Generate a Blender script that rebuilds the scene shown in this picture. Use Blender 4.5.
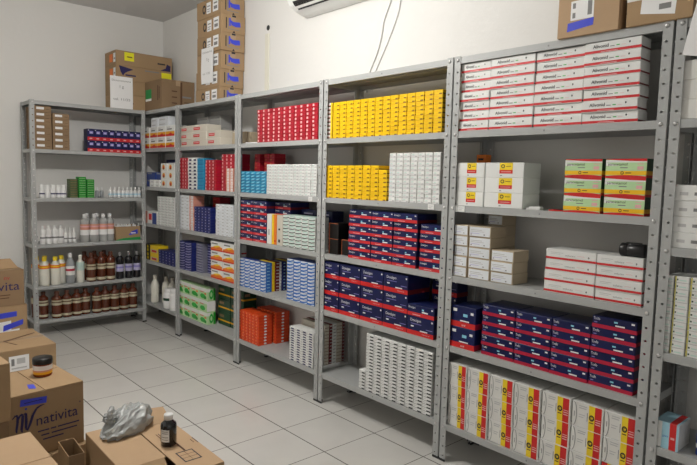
import bpy, bmesh, math, random
from mathutils import Vector, Matrix
random.seed(7)
for o in list(bpy.data.objects): bpy.data.objects.remove(o)
SC = bpy.context.scene
COL = SC.collection

# ------------------------------------------------------------------ camera
cam = bpy.data.cameras.new('camera'); cam.sensor_width = 36; cam.lens = 587.726/697*36
cam.clip_start = .05
co = bpy.data.objects.new('camera', cam); COL.objects.link(co)
YAW, PIT, ROL = .7309, -.0893, .0246
fw = Vector((math.sin(YAW)*math.cos(PIT), math.cos(YAW)*math.cos(PIT), math.sin(PIT)))
ri = Vector((math.cos(YAW), -math.sin(YAW), 0)); up = ri.cross(fw)
r2 = ri*math.cos(ROL)+up*math.sin(ROL); u2 = -ri*math.sin(ROL)+up*math.cos(ROL)
M = Matrix((r2, u2, -fw)).transposed().to_4x4(); M.translation = (-2.2856, -.8377, 1.4057)
co.matrix_world = M
SC.camera = co
# ------------------------------------------------------------------ world, light, exposure
w = bpy.data.worlds.new('world'); SC.world = w; w.use_nodes = True
w.node_tree.nodes['Background'].inputs[0].default_value = (.8, .85, 1, 1)
w.node_tree.nodes['Background'].inputs[1].default_value = .3
def area(name, loc, size, power, col, rot=(0, 0, 0), sy=None):
    l = bpy.data.lights.new(name, 'AREA'); l.energy = power; l.color = col; l.size = size
    if sy: l.shape = 'RECTANGLE'; l.size_y = sy
    else: l.shape = 'DISK'
    o = bpy.data.objects.new(name, l); COL.objects.link(o); o.location = loc; o.rotation_euler = rot
    return o
pl = bpy.data.lights.new('ceiling_bulb_light', 'POINT'); pl.energy = 87; pl.color = (1, .975, .93); pl.shadow_soft_size = .07
po = bpy.data.objects.new('ceiling_bulb_light', pl); COL.objects.link(po); po.location = (-1.25, 1.95, 2.60)
area('front_wall_fill', (-2.2, -2.3, 1.55), 1.6, 10, (1, .98, .95), (math.radians(90), 0, 0), 1.6)  # added fill for the back wall and shelf fronts; no window modelled
area('left_wall_fill', (-3.5, 2.2, 1.5), 1.9, 2.5, (1, .985, .96), (0, math.radians(-90), 0), 1.6)  # added soft fill from the left wall side; no doorway modelled
SC.view_settings.view_transform = 'Standard'; SC.view_settings.look = 'None'
SC.view_settings.gamma = 1; SC.view_settings.exposure = 0.0
try: SC.view_settings.use_curve_mapping = False
except Exception: pass

# ------------------------------------------------------------------ materials
MATS = {}
def mat(name, col, rough=.55, metal=0, trans=0, var=.0, coat=0, bump=0, bscale=60, alpha=1, ior=1.45, mottle=0, mscale=8):
    if name in MATS: return MATS[name]
    m = bpy.data.materials.new(name); m.use_nodes = True; MATS[name] = m
    nt = m.node_tree; b = nt.nodes['Principled BSDF']; N = nt.nodes.new; L = nt.links.new
    b.inputs['Base Color'].default_value = (*col, 1); b.inputs['Roughness'].default_value = rough
    b.inputs['Metallic'].default_value = metal; b.inputs['Transmission Weight'].default_value = trans
    b.inputs['Coat Weight'].default_value = coat; b.inputs['Alpha'].default_value = alpha; b.inputs['IOR'].default_value = ior
    tc = N('ShaderNodeTexCoord')
    src = None
    if var or mottle:
        hs = N('ShaderNodeHueSaturation'); hs.inputs['Color'].default_value = (*col, 1)
        ad = N('ShaderNodeMath'); ad.operation = 'ADD'; ad.inputs[0].default_value = 1; ad.inputs[1].default_value = 0
        L(ad.outputs[0], hs.inputs['Value'])
        if var:
            oi = N('ShaderNodeObjectInfo'); mr = N('ShaderNodeMapRange')
            mr.inputs['To Min'].default_value = 1-var; mr.inputs['To Max'].default_value = 1+var
            L(oi.outputs['Random'], mr.inputs['Value']); L(mr.outputs[0], ad.inputs[0])
        if mottle:
            nz = N('ShaderNodeTexNoise'); nz.inputs['Scale'].default_value = mscale; nz.inputs['Detail'].default_value = 4
            m2 = N('ShaderNodeMapRange'); m2.inputs['To Min'].default_value = -mottle; m2.inputs['To Max'].default_value = mottle
            L(tc.outputs['Object'], nz.inputs['Vector']); L(nz.outputs['Fac'], m2.inputs['Value']); L(m2.outputs[0], ad.inputs[1])
        L(hs.outputs[0], b.inputs['Base Color'])
    if bump:
        n2 = N('ShaderNodeTexNoise'); n2.inputs['Scale'].default_value = bscale; n2.inputs['Detail'].default_value = 5
        bp = N('ShaderNodeBump'); bp.inputs['Strength'].default_value = bump; bp.inputs['Distance'].default_value = .01
        L(tc.outputs['Object'], n2.inputs['Vector']); L(n2.outputs['Fac'], bp.inputs['Height']); L(bp.outputs[0], b.inputs['Normal'])
    return m
mat('wall_paint', (.735, .725, .70), .8, bump=.12, bscale=25, mottle=.02, mscale=1.5)
mat('ceiling_paint', (.66, .65, .64), .9, bump=.05)
mat('shelf_steel', (.40, .41, .405), .42, .0, mottle=.03, mscale=20)
mat('bolt_steel', (.6, .6, .6), .3, .8)
mat('black_plastic', (.012, .012, .013), .35)
mat('ac_white', (.8, .8, .78), .35); mat('ac_dark', (.02, .02, .02), .6)
mat('cardboard', (.36, .24, .13), .8, var=.07, mottle=.06, mscale=14, bump=.05)
mat('cardboard_pale', (.47, .32, .19), .8, var=.05, mottle=.05, mscale=14, bump=.05)
mat('cardboard_tan', (.26, .17, .095), .8, var=.07, mottle=.06, mscale=18)
mat('cardboard_side', (.45, .37, .26), .75, var=.05)
mat('tape_clear', (.42, .30, .19), .2)
mat('paper', (.82, .82, .82), .7, mottle=.02)
mat('ink_black', (.02, .02, .025), .6); mat('ink_grey', (.22, .22, .22), .6); mat('ink_pale', (.5, .5, .5), .6)  # inks for print, and for seam shade painted on small cartons
mat('ink_navy', (.02, .015, .09), .6); mat('ink_blue', (.03, .05, .5), .6); mat('ink_brown', (.10, .045, .02), .7)
mat('sticker_yellow', (.8, .75, .02), .6); mat('sticker_orange', (.8, .2, .04), .6); mat('sticker_green', (.02, .3, .08), .5)
mat('tape_blue', (.05, .07, .62), .35)
mat('gbox_white', (.74, .735, .70), .45, var=.04); mat('gwhite', (.76, .77, .75), .45, var=.04)
mat('cool_white', (.72, .75, .78), .45, var=.04); mat('mint', (.55, .72, .66), .45, var=.04); mat('cream', (.60, .56, .48), .5, var=.05)
mat('red_box', (.42, .012, .025), .35, var=.1); mat('red_bright', (.62, .02, .02), .4); mat('red_band', (.60, .025, .03), .4)
mat('pinkish', (.75, .42, .42), .5); mat('salmon', (.68, .30, .22), .5, var=.08); mat('crimson', (.45, .012, .045), .4)
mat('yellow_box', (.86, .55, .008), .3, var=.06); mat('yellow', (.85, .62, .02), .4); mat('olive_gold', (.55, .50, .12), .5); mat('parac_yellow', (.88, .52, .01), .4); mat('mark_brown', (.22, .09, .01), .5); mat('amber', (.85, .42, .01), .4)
mat('orange_box', (.72, .07, .012), .35, var=.07); mat('orange', (.80, .20, .02), .4); mat('orange_pale', (.85, .25, .10), .4)
mat('navy_box', (.007, .012, .075), .3, var=.15); mat('navy_lid', (.02, .03, .12), .3, var=.1); mat('blue_box', (.015, .05, .27), .35, var=.1)
mat('blue_deep', (.012, .02, .14), .35, var=.12); mat('blue', (.03, .15, .5), .4); mat('cyan_box', (.02, .26, .46), .35, var=.08)
mat('cyan_light', (.25, .6, .75), .4); mat('sky', (.35, .6, .72), .4); mat('violet_mark', (.25, .22, .55), .5); mat('lilac', (.50, .48, .68), .6)
mat('dark_box', (.009, .008, .008), .3); mat('dark_red', (.16, .012, .018), .4, var=.1); mat('copper_edge', (.5, .13, .05), .5)
mat('green', (.03, .42, .06), .4); mat('green_pale', (.48, .70, .38), .4, var=.04); mat('green_box', (.02, .30, .03), .35, var=.1)
mat('olive_box', (.10, .14, .05), .5, var=.1); mat('green_dark', (.015, .06, .03), .4); mat('grey_side', (.30, .30, .29), .5)
mat('stone_box', (.34, .34, .33), .5, var=.06); mat('slate_box', (.20, .20, .26), .5, var=.06)
mat('brown_glass', (.10, .022, .008), .08, coat=.5); mat('dark_glass', (.010, .010, .014), .07, coat=.5)
mat('label_cream', (.52, .48, .34), .6); mat('cap_brown', (.10, .03, .015), .4); mat('white_plastic', (.78, .78, .77), .3, var=.02)
mat('milky_plastic', (.76, .75, .67), .3); mat('clear_plastic', (.85, .88, .88), .08, trans=.92, ior=1.3)
mat('cloudy_plastic', (.52, .55, .57), .2, trans=.45); mat('cap_yellow', (.80, .62, .03), .35); mat('water_like', (.55, .56, .55), .2, trans=.3)
mat('bag_grey', (.40, .42, .415), .26, trans=.10, mottle=.05, mscale=20, bump=.15, bscale=14)
mat('cable_white', (.72, .72, .70), .5); mat('strip_cream', (.72, .70, .60), .6); mat('hole_dark', (.03, .03, .03), .8)
mat('jar_black', (.01, .01, .01), .3); mat('honey', (.30, .06, .01), .2); mat('syrup_black', (.006, .006, .008), .1, coat=.6)

def floor_mat():
    m = bpy.data.materials.new('floor_tiles'); m.use_nodes = True; nt = m.node_tree; b = nt.nodes['Principled BSDF']
    N = nt.nodes.new; L = nt.links.new
    tc = N('ShaderNodeTexCoord'); sx = N('ShaderNodeSeparateXYZ'); L(tc.outputs['Object'], sx.inputs[0])
    def mth(op, a, bb=None):
        n = N('ShaderNodeMath'); n.operation = op
        for i, v in enumerate((a, bb)):
            if v is None: continue
            if isinstance(v, (int, float)): n.inputs[i].default_value = v
            else: L(v, n.inputs[i])
        return n.outputs[0]
    def line(c, off, wd):
        t = mth('DIVIDE', mth('SUBTRACT', c, off), .3603)
        cell = mth('FLOOR', t); f = mth('SUBTRACT', t, cell)
        d = mth('MINIMUM', f, mth('SUBTRACT', 1, f))
        return mth('LESS_THAN', d, wd/.3603), cell
    lx, cx = line(sx.outputs[0], -.0405, .0032); ly, cy = line(sx.outputs[1], 1.410, .0022)
    g = mth('MAXIMUM', lx, ly)
    cb = N('ShaderNodeCombineXYZ'); L(cx, cb.inputs[0]); L(cy, cb.inputs[1])
    wn = N('ShaderNodeTexWhiteNoise'); L(cb.outputs[0], wn.inputs['Vector'])
    nz = N('ShaderNodeTexNoise'); nz.inputs['Scale'].default_value = 5; nz.inputs['Detail'].default_value = 6; L(tc.outputs['Object'], nz.inputs['Vector'])
    v = mth('ADD', mth('MULTIPLY', wn.outputs['Value'], .05), mth('MULTIPLY', nz.outputs['Fac'], .10))
    v = mth('ADD', v, .91)
    hs = N('ShaderNodeHueSaturation'); hs.inputs['Color'].default_value = (.66, .65, .615, 1); L(v, hs.inputs['Value'])
    mx = N('ShaderNodeMix'); mx.data_type = 'RGBA'; L(g, mx.inputs[0]); L(hs.outputs[0], mx.inputs[6]); mx.inputs[7].default_value = (.09, .08, .07, 1)
    L(mx.outputs[2], b.inputs['Base Color'])
    rr = mth('ADD', mth('MULTIPLY', g, .5), mth('ADD', mth('MULTIPLY', nz.outputs['Fac'], .15), .16)); L(rr, b.inputs['Roughness'])
    return m
MATS['floor_tiles'] = floor_mat()

# ------------------------------------------------------------------ helpers
class MB:
    """collects shapes with several materials into ONE mesh"""
    def __init__(s): s.bm = bmesh.new(); s.mats = []
    def mi(s, m):
        if m not in s.mats: s.mats.append(m)
        return s.mats.index(m)
    def face(s, pts, m, smooth=False):
        f = s.bm.faces.new([s.bm.verts.new(p) for p in pts]); f.material_index = s.mi(m); f.smooth = smooth; return f
    def box(s, x0, y0, z0, x1, y1, z1, m, ch=0):
        g = bmesh.ops.create_cube(s.bm, size=1)
        for v in g['verts']:
            v.co = Vector((x0+(v.co.x+.5)*(x1-x0), y0+(v.co.y+.5)*(y1-y0), z0+(v.co.z+.5)*(z1-z0)))
        fs = {f for v in g['verts'] for f in v.link_faces}; k = s.mi(m)
        for f in fs: f.material_index = k
        if ch:
            es = list({e for v in g['verts'] for e in v.link_edges})
            r = bmesh.ops.bevel(s.bm, geom=es, offset=ch, segments=1, affect='EDGES', profile=.5)
            for f in r['faces']: f.material_index = k
    def lathe(s, prof, m, seg=20, cx=0, cy=0, smooth=True):
        k = s.mi(m); rings = []
        for r, z in prof:
            rings.append([s.bm.verts.new((cx+r*math.cos(2*math.pi*i/seg), cy+r*math.sin(2*math.pi*i/seg), z)) for i in range(seg)] if r > 1e-6 else [s.bm.verts.new((cx, cy, z))])
        for a, b in zip(rings, rings[1:]):
            for i in range(seg):
                j = (i+1) % seg
                if len(a) == 1 and len(b) == 1: continue
                if len(a) == 1: f = s.bm.faces.new((a[0], b[j], b[i]))
                elif len(b) == 1: f = s.bm.faces.new((a[i], a[j], b[0]))
                else: f = s.bm.faces.new((a[i], a[j], b[j], b[i]))
                f.material_index = k; f.smooth = smooth
    def tube(s, pts, r, m, seg=8):
        k = s.mi(m); rings = []
        for i, p in enumerate(pts):
            p = Vector(p); t = (Vector(pts[min(i+1, len(pts)-1)])-Vector(pts[max(i-1, 0)])).normalized()
            a = t.orthogonal().normalized() if i == 0 else (a-t*a.dot(t)).normalized()
            b = t.cross(a)
            rings.append([s.bm.verts.new(p+r*(a*math.cos(2*math.pi*j/seg)+b*math.sin(2*math.pi*j/seg))) for j in range(seg)])
        for q, w_ in zip(rings, rings[1:]):
            for j in range(seg):
                f = s.bm.faces.new((q[j], q[(j+1) % seg], w_[(j+1) % seg], w_[j])); f.material_index = k; f.smooth = True
        for rg in (rings[0][::-1], rings[-1]):
            f = s.bm.faces.new(rg); f.material_index = k
    def mesh(s, name):
        me = bpy.data.meshes.new(name); s.bm.to_mesh(me); s.bm.free()
        for m in s.mats: me.materials.append(MATS[m])
        return me
    def build(s, name, parent=None, loc=(0, 0, 0), rz=0):
        return link(name, s.mesh(name), parent, loc, rz)
def link(name, me, parent=None, loc=(0, 0, 0), rz=0):
    o = bpy.data.objects.new(name, me); COL.objects.link(o); o.location = loc; o.rotation_euler = (0, 0, rz)
    if parent: o.parent = parent
    return o
def tag(o, label=None, cat=None, group=None, kind=None):
    if label: o['label'] = label
    if cat: o['category'] = cat
    if group: o['group'] = group
    if kind: o['kind'] = kind
    return o
def empty(name, loc, rz=0): return link(name, None, None, loc, rz)

TXT = {}
def text_tris(s):
    if s not in TXT:
        c = bpy.data.curves.new('t', 'FONT'); c.body = s; c.resolution_u = 3
        o = bpy.data.objects.new('t', c); COL.objects.link(o)
        bpy.context.view_layer.update()
        me = bpy.data.meshes.new_from_object(o.evaluated_get(bpy.context.evaluated_depsgraph_get()))
        vs = [(v.co.x, v.co.y) for v in me.vertices]
        x0 = min(v[0] for v in vs); x1 = max(v[0] for v in vs)
        TXT[s] = ([[((vs[i][0]-x0), vs[i][1]) for i in p.vertices] for p in me.polygons], x1-x0)
        bpy.data.objects.remove(o); bpy.data.curves.remove(c); bpy.data.meshes.remove(me)
    return TXT[s]

def decals(mb, lst, P, W, H):
    """P(a, b, k) maps metres right/up on a face plus a lift layer to 3D"""
    for k, d in enumerate(lst):
        if d[0] == 't':            # text: ('t', string, u, v, height frac, material[, width frac])
            _, s, u, v, hf, m = d[:6]
            tr, tw = text_tris(s); sc = hf*H/.72; sx = sc if len(d) < 7 else d[6]*W/tw
            for poly in tr: mb.face([P(u*W+x*sx, v*H+y*sc, k) for x, y in poly], m)
        elif d[0] == 'p':          # polygon
            mb.face([P(u*W, v*H, k) for u, v in d[1]], d[2])
        elif d[0] == 'o':          # ring/ellipse: u, v, ru, rv, material, inner fraction
            _, u, v, ru, rv, m, inn = d; n = 14
            for i in range(n):
                a, b = 2*math.pi*i/n, 2*math.pi*(i+1)/n
                q = [(u*W+ru*W*math.cos(t)*g, v*H+rv*H*math.sin(t)*g) for t, g in ((a, 1), (b, 1), (b, inn), (a, inn))]
                if inn == 0: q = q[:3]
                mb.face([P(x, y, k) for x, y in q], m)
        else:
            u0, v0, u1, v1, m = d
            mb.face([P(u0*W, v0*H, k), P(u1*W, v0*H, k), P(u1*W, v1*H, k), P(u0*W, v1*H, k)], m)

KIND = {}
def kind(name, base, front=(), side=(), top=()): KIND[name] = (base, front, side, top)
CM = {}
def carton_mesh(kn, d, wd, h, ch=None):
    ch = ch or (.0019 if h < .031 else .0022)
    key = (kn, round(d, 3), round(wd, 4), round(h, 4))
    if key not in CM:
        base, fr, sd, tp = KIND[kn]; mb = MB()
        mb.box(0, -wd/2, 0, d, wd/2, h, base, ch)
        e = .0005
        decals(mb, fr, lambda a, b, k: (-e-k*.00008, wd/2-a, b), wd, h)
        decals(mb, sd, lambda a, b, k: (a, -wd/2-e-k*.00008, b), d, h)
        decals(mb, tp, lambda a, b, k: (b, wd/2-a, h+e+k*.00008), wd, d)
        CM[key] = mb.mesh('medicine_carton')
    return CM[key]
ORD = 'first second third fourth fifth sixth seventh eighth ninth tenth eleventh twelfth thirteenth fourteenth fifteenth sixteenth seventeenth eighteenth nineteenth twentieth'.split()
def cols(a, b, n): return [(a+(b-a)*i/n, a+(b-a)*(i+1)/n) for i in range(n)]
NM = dict(red_dot='red_carton', red_rear='dark_red_carton', yellow_small='yellow_carton', yellow_end='white_ended_carton', yellow_plain='thin_yellow_carton', white_green='white_carton', white_slit='small_white_carton', white_grey='grey_white_carton', white_navy='dotted_white_carton', orange_small='orange_carton', cyan_small='cyan_carton', bluewave='blue_white_carton', teal_white='mint_carton', navy_flat='flat_navy_carton', navy_flat2='flat_navy_carton', navy_big='navy_carton', navy_tall='navy_carton', striped='striped_carton', striped2='striped_carton', parac='paracetamol_carton', gbox='generic_medicine_carton', gbox_top='generic_medicine_carton', lab_white='labelled_carton', sticker_carton='stickered_carton', brown_lab='brown_carton', bluestack='blue_carton', blue_dots='blue_carton', blue_tower='blue_carton', blue_plain='blue_carton', slate='grey_carton', stone='grey_carton', green_small='green_carton', herbal='green_carton', herbal_label='green_carton', navy_pair='navy_carton', greenyellow='yellow_striped_carton')
def grid(kn, desc, group, cl, z0, rows, pitch, x=.012, d=.12, back=False, jit=.003, name='medicine_carton', gap=None):
    """one carton per cell; cl = (left, right) spans on the shelf; back=True: on the unit at the back wall"""
    n = len(cl); name = NM.get(kn, name)
    gap = (.0034 if pitch < .031 else .0015) if gap is None else gap
    for i, (a, b) in enumerate(cl):
        nr = rows[i] if isinstance(rows, (list, tuple)) else rows
        lean = random.uniform(-.002, .002)
        xs = x[i] if isinstance(x, (list, tuple)) else x
        for r in range(nr):
            wd = abs(a-b)-gap; c = (a+b)/2
            dx = xs+random.uniform(0, jit)+lean*.3; rz = random.uniform(-.006, .006)
            me = carton_mesh(kn, d, wd, pitch)
            if back: o = link(name, me, None, (c, BY+dx, z0+r*pitch), math.pi/2+rz)
            else: o = link(name, me, None, (dx, c+random.uniform(-.0004, .0004), z0+r*pitch), rz)
            t = desc
            if n > 1: t += ', %s column from left' % ORD[i]
            if nr > 1: t += (', bottom row' if r == 0 else ', top row' if r == nr-1 else ', %s row up' % ORD[r]) if n > 1 else (', bottom of stack' if r == 0 else ', top of stack' if r == nr-1 else ', %s from bottom' % ORD[r])
            tag(o, t, 'box', group if (n > 1 or nr > 1) else None)
            if len(t.split()) > 16: print('LONG', t)
BY = 4.585   # front plane of the unit at the back wall
# ------------------------------------------------------------------ room shell
XW, YW, ZC, XL, YF = .325, 4.93, 2.93, -3.6, -2.4
def slab(name, *a, m='wall_paint'):
    mb = MB(); mb.box(*a, m); tag(mb.build(name), kind='structure')
slab('floor', XL, YF, -.1, XW, YW, 0, m='floor_tiles')
slab('ceiling', XL, YF, ZC, XW, YW, ZC+.1, m='ceiling_paint')
slab('wall_right', XW, YF-.1, -.1, XW+.1, YW+.1, ZC+.1)
slab('wall_back', XL, YW, -.1, XW, YW+.1, ZC+.1)
slab('wall_left', XL-.1, YF-.1, -.1, XL, YW+.1, ZC+.1)
slab('wall_front', XL, YF-.1, -.1, XW, YF, ZC+.1)

# ------------------------------------------------------------------ shelving units
SW, SD, PH, FL = .9742, .295, 2.0, .035
def post_mesh():
    mb = MB(); k = mb.mi('shelf_steel'); n = 40; c = PH/n; hr = .0055
    def P(ax, a, z, off): return (a, off, z) if ax == 0 else (off, a, z)
    T = .0022
    for ax in (0, 1):
        for off in (0, T):
            for i in range(n):
                z0 = i*c; zc = z0+c/2; ac = FL*.58
                if i == 0: pass
                outer = [(0, z0), (ac, z0), (FL, z0), (FL, zc), (FL, z0+c), (ac, z0+c), (0, z0+c), (0, zc)]
                inner = []
                for (a, z) in outer:
                    t = math.atan2(z-zc, a-ac); inner.append((ac+hr*math.cos(t)*1.0, zc+hr*math.sin(t)*.8))
                for j in range(8):
                    q = [outer[j], outer[(j+1) % 8], inner[(j+1) % 8], inner[j]]
                    f = mb.face([P(ax, a, z, off) for a, z in q], 'shelf_steel')
                if off == 0:
                    for j in range(8):
                        a0, b0 = inner[j], inner[(j+1) % 8]
                        mb.face([P(ax, *a0, 0), P(ax, *b0, 0), P(ax, *b0, T), P(ax, *a0, T)], 'shelf_steel')
        mb.face([P(ax, FL, 0, 0), P(ax, FL, 0, T), P(ax, FL, PH, T), P(ax, FL, PH, 0)], 'shelf_steel')
        for z in (0, PH): mb.face([P(ax, 0, z, 0), P(ax, FL, z, 0), P(ax, FL, z, T), P(ax, 0, z, T)], 'shelf_steel')
    bmesh.ops.recalc_face_normals(mb.bm, faces=mb.bm.faces)
    return mb.mesh('post')
def tray_mesh(w_, d_):
    mb = MB(); m = 'shelf_steel'; y = w_/2; L_ = .031
    mb.box(0, -y, -.0015, d_, y, 0, m)
    mb.box(0, -y, -L_, .0015, y, -.0015, m); mb.box(d_-.0015, -y, -L_, d_, y, -.0015, m)
    mb.box(.0015, -y, -L_, d_-.0015, -y+.0015, -.0015, m); mb.box(.0015, y-.0015, -L_, d_-.0015, y, -.0015, m)
    mb.box(.0015, -y+.0015, -L_, .012, y-.0015, -L_+.0015, m); mb.box(d_-.012, -y+.0015, -L_, d_-.0015, y-.0015, -L_+.0015, m)
    mb.box(d_*.45, -y+.0015, -.014, d_*.55, y-.0015, -.0016, m)
    # small bolt head in the middle of the front lip
    mb.box(-.001, -.003, -.019, 0, .003, -.012, 'ink_grey')
    return mb.mesh('shelf')
PM = post_mesh(); TM = tray_mesh(SW-.006, SD-.006)
fb = MB(); fb.box(-.003, -.003, 0, FL, .006, .012, 'black_plastic', .001); fb.box(-.003, .006, 0, .006, FL, .012, 'black_plastic', .001); FM = fb.mesh('foot')
bb = MB(); bb.lathe([(0, 0), (.0075, 0), (.0075, .002), (.005, .0048), (0, .0052)], 'bolt_steel', 10); BM_ = bb.mesh('bolt')
def unit(loc, rz, levels, label):
    r = empty('shelving_unit', loc, rz); tag(r, label, 'shelf', 'grey slotted-steel shelving units')
    for z in levels: link('shelf', TM, r, (.003, 0, z))
    for i, (x, y, a) in enumerate(((0, -SW/2, 0), (SD, -SW/2, 90), (SD, SW/2, 180), (0, SW/2, 270))):
        p = link('post', PM, r, (x, y, .004), math.radians(a)); link('foot', FM, p, (0, 0, -.004))
        for z in levels:
            b = link('bolt', BM_, p, (0, FL*.58, z-.018) if a in (0, 180) else (FL*.58, 0, z-.018))
            b.rotation_euler = (0, math.radians(-90), 0) if a in (0, 180) else (math.radians(90), 0, 0)
LV = [2.0, 1.65, 1.295, .95, .60, .195]
W_ = .9842
for k, (lab, lv) in enumerate([
    ('grey steel shelving unit at the right edge of the photo, mostly cut off', [2.0, 1.65, 1.19, .80, .44, .14]),
    ('widest-looking grey steel unit holding white striped cartons and green paracetamol boxes', LV),
    ('grey steel unit with rows of yellow cartons on its upper shelves', LV),
    ('grey steel unit with the red carton block on its top level', LV),
    ('grey steel unit with green and white cartons on its lowest shelf', LV),
    ('grey steel unit in the corner, left end hidden behind the back unit', LV)]):
    unit((0, W_*(k-.5), 0), 0, lv, lab)
BL = [2.0, 1.60, 1.19, .795, .435, .14]
BXC = (-.9697-.0237)/2
unit((BXC, BY, 0), math.pi/2, BL, 'grey steel unit against the back wall, holding brown bottles')

# ------------------------------------------------------------------ print designs, with seam shade painted on some small carton fronts
kind('red_dot', 'red_box', [(.12, .25, .42, .8, 'pinkish'), (.5, .4, .8, .55, 'crimson')], [(.1, .3, .9, .7, 'crimson')])
kind('yellow_small', 'yellow_box', [(0, 0, 1, .07, 'amber'), (.60, .02, .92, .30, 'mark_brown'), (.1, .55, .5, .66, 'amber')], [(0, .1, 1, .3, 'ink_brown')])  # brown notch and amber foot line paint the shade between boxes
kind('yellow_end', 'gwhite', [(0, 0, .95, .42, 'ink_brown'), (.0, .42, .9, .6, 'pinkish')])
kind('yellow_plain', 'yellow', [(.3, .1, .6, .3, 'amber')])
kind('white_green', 'gwhite', [(.08, .25, .55, .38, 'ink_pale'), (.6, .08, .92, .34, 'ink_pale'), (.2, .5, .5, .7, 'mint'), (.0, 0, 1, .09, 'ink_pale')])  # lower-right patch and bottom line are painted seam shade, the rest print
kind('white_slit', 'gwhite', [(.50, .0, .98, .40, 'ink_black'), (0, 0, .5, .10, 'ink_grey'), (.1, .5, .4, .6, 'ink_pale')])  # black patch and grey foot line paint the shaded slits between cartons
kind('white_grey', 'cool_white', [(.5, .12, .9, .40, 'ink_pale'), (.1, .5, .35, .6, 'ink_pale')])
kind('white_navy', 'gwhite', [(.3, .1, .8, .55, 'ink_navy'), (0, 0, 1, .1, 'ink_grey')])
kind('orange_small', 'orange_box', [(.15, .35, .5, .75, 'orange_pale'), (.6, .1, .9, .3, 'red_bright')], [('o', .5, .5, .1, .3, 'paper', 0), (0, 0, 1, .1, 'red_bright')])
kind('cyan_small', 'cyan_box', [('p', [(.05, .1), (.6, .25), (.9, .75), (.35, .6)], 'cyan_light'), (0, 0, 1, .1, 'blue_deep')])
kind('bluewave', 'cool_white', [('p', [(0, .1), (.5, .1), (1, .45), (1, .85), (.5, .5), (0, .5)], 'blue'), (0, 0, 1, .1, 'blue')], [(0, 0, 1, 1, 'blue'), (.2, .3, .7, .5, 'sky')], [(0, 0, 1, 1, 'blue_box')])
kind('teal_white', 'gwhite', [('p', [(0, .05), (.5, .05), (1, .3), (1, .5), (.5, .28), (0, .28)], 'green_dark'), (.1, .55, .9, .9, 'mint')], (), [(0, 0, 1, 1, 'mint')])
kind('side_navy', 'blue_deep', [(.3, .3, .7, .6, 'sky')], [(.3, .3, .7, .6, 'sky')])
kind('side_yellow', 'yellow_plain_' if 0 else 'yellow', [(0, 0, 1, .12, 'amber')], [(0, 0, 1, .15, 'amber')])
kind('side_brown', 'dark_red', (), [(.2, .3, .9, .6, 'ink_pale')])
kind('side_white', 'gwhite', [(.3, .3, .7, .5, 'ink_pale')], [(.2, .2, .8, .4, 'ink_grey')])
kind('side_tan', 'cream', (), [(.0, 0, 1, .15, 'cardboard_tan')])
FL_F = [(0, 0, 1, .34, 'red_band'), ('t', 'Dexalgen', .04, .66, .20, 'paper', .26), (.55, .58, .62, .72, 'cyan_light'), (.55, .40, .78, .52, 'paper'), (.9, .74, .96, .86, 'paper'), (.2, .10, .5, .17, 'pinkish')]
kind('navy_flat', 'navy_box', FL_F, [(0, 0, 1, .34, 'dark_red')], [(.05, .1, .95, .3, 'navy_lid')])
FL_E = [(0, 0, 1, .32, 'crimson'), ('t', 'Trofo', .03, .66, .24, 'paper', .15), (.50, .62, .58, .76, 'cyan_light'), (.53, .36, .74, .48, 'paper'), (.88, .72, .95, .86, 'paper'), (.05, .42, .12, .5, 'violet_mark')]
kind('navy_flat2', 'navy_box', FL_E, [(0, 0, 1, .32, 'crimson')], [(.0, .9, 1, 1, 'navy_lid')])
kind('navy_big', 'navy_box', [(0, 0, 1, .24, 'red_bright'), ('t', 'Dexalgen', .13, .72, .15, 'paper', .40), (.15, .58, .55, .61, 'violet_mark'), (.15, .42, .26, .49, 'paper'), (.72, .40, .96, .43, 'violet_mark'),
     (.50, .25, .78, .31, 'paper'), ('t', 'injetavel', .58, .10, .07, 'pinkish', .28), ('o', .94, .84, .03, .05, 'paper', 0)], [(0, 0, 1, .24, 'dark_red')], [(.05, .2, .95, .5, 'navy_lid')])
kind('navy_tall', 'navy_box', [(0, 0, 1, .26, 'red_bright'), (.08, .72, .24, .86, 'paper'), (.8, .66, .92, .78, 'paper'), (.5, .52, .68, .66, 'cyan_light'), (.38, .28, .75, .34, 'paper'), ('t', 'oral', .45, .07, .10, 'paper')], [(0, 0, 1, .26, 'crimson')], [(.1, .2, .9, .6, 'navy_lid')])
kind('striped', 'gwhite', [(0, .07, 1, .29, 'red_band'), ('t', 'Alivonid', .15, .48, .30, 'ink_black', .28), ('t', 'Alivonid', .153, .485, .30, 'ink_black', .28), (.46, .48, .54, .55, 'ink_grey'), (.57, .5, .63, .58, 'green'), ('o', .80, .66, .014, .09, 'ink_black', 0), (.66, .50, .74, .53, 'pinkish'), (.3, .12, .6, .17, 'pinkish')],
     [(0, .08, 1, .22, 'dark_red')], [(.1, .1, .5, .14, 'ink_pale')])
kind('striped2', 'gwhite', [(0, .08, 1, .27, 'red_band'), (.1, .66, .36, .70, 'ink_pale'), (.1, .54, .30, .57, 'ink_pale'), ('t', 'solucao', .40, .44, .17, 'ink_grey', .2), (.64, .54, .78, .57, 'pinkish'), ('o', .86, .5, .016, .09, 'ink_grey', 0)], [(0, .08, 1, .24, 'red_band')])
kind('sticker_carton', 'gwhite', [(.38, .52, .72, .98, 'yellow'), (.38, .28, .72, .52, 'red_bright'), ('o', .47, .76, .05, .13, 'ink_black', .55), (.55, .74, .68, .78, 'ink_brown'), (.42, .38, .68, .42, 'pinkish'), (.40, .12, .45, .18, 'ink_grey')], (), [(.38, .0, .72, .05, 'yellow')])
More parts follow.
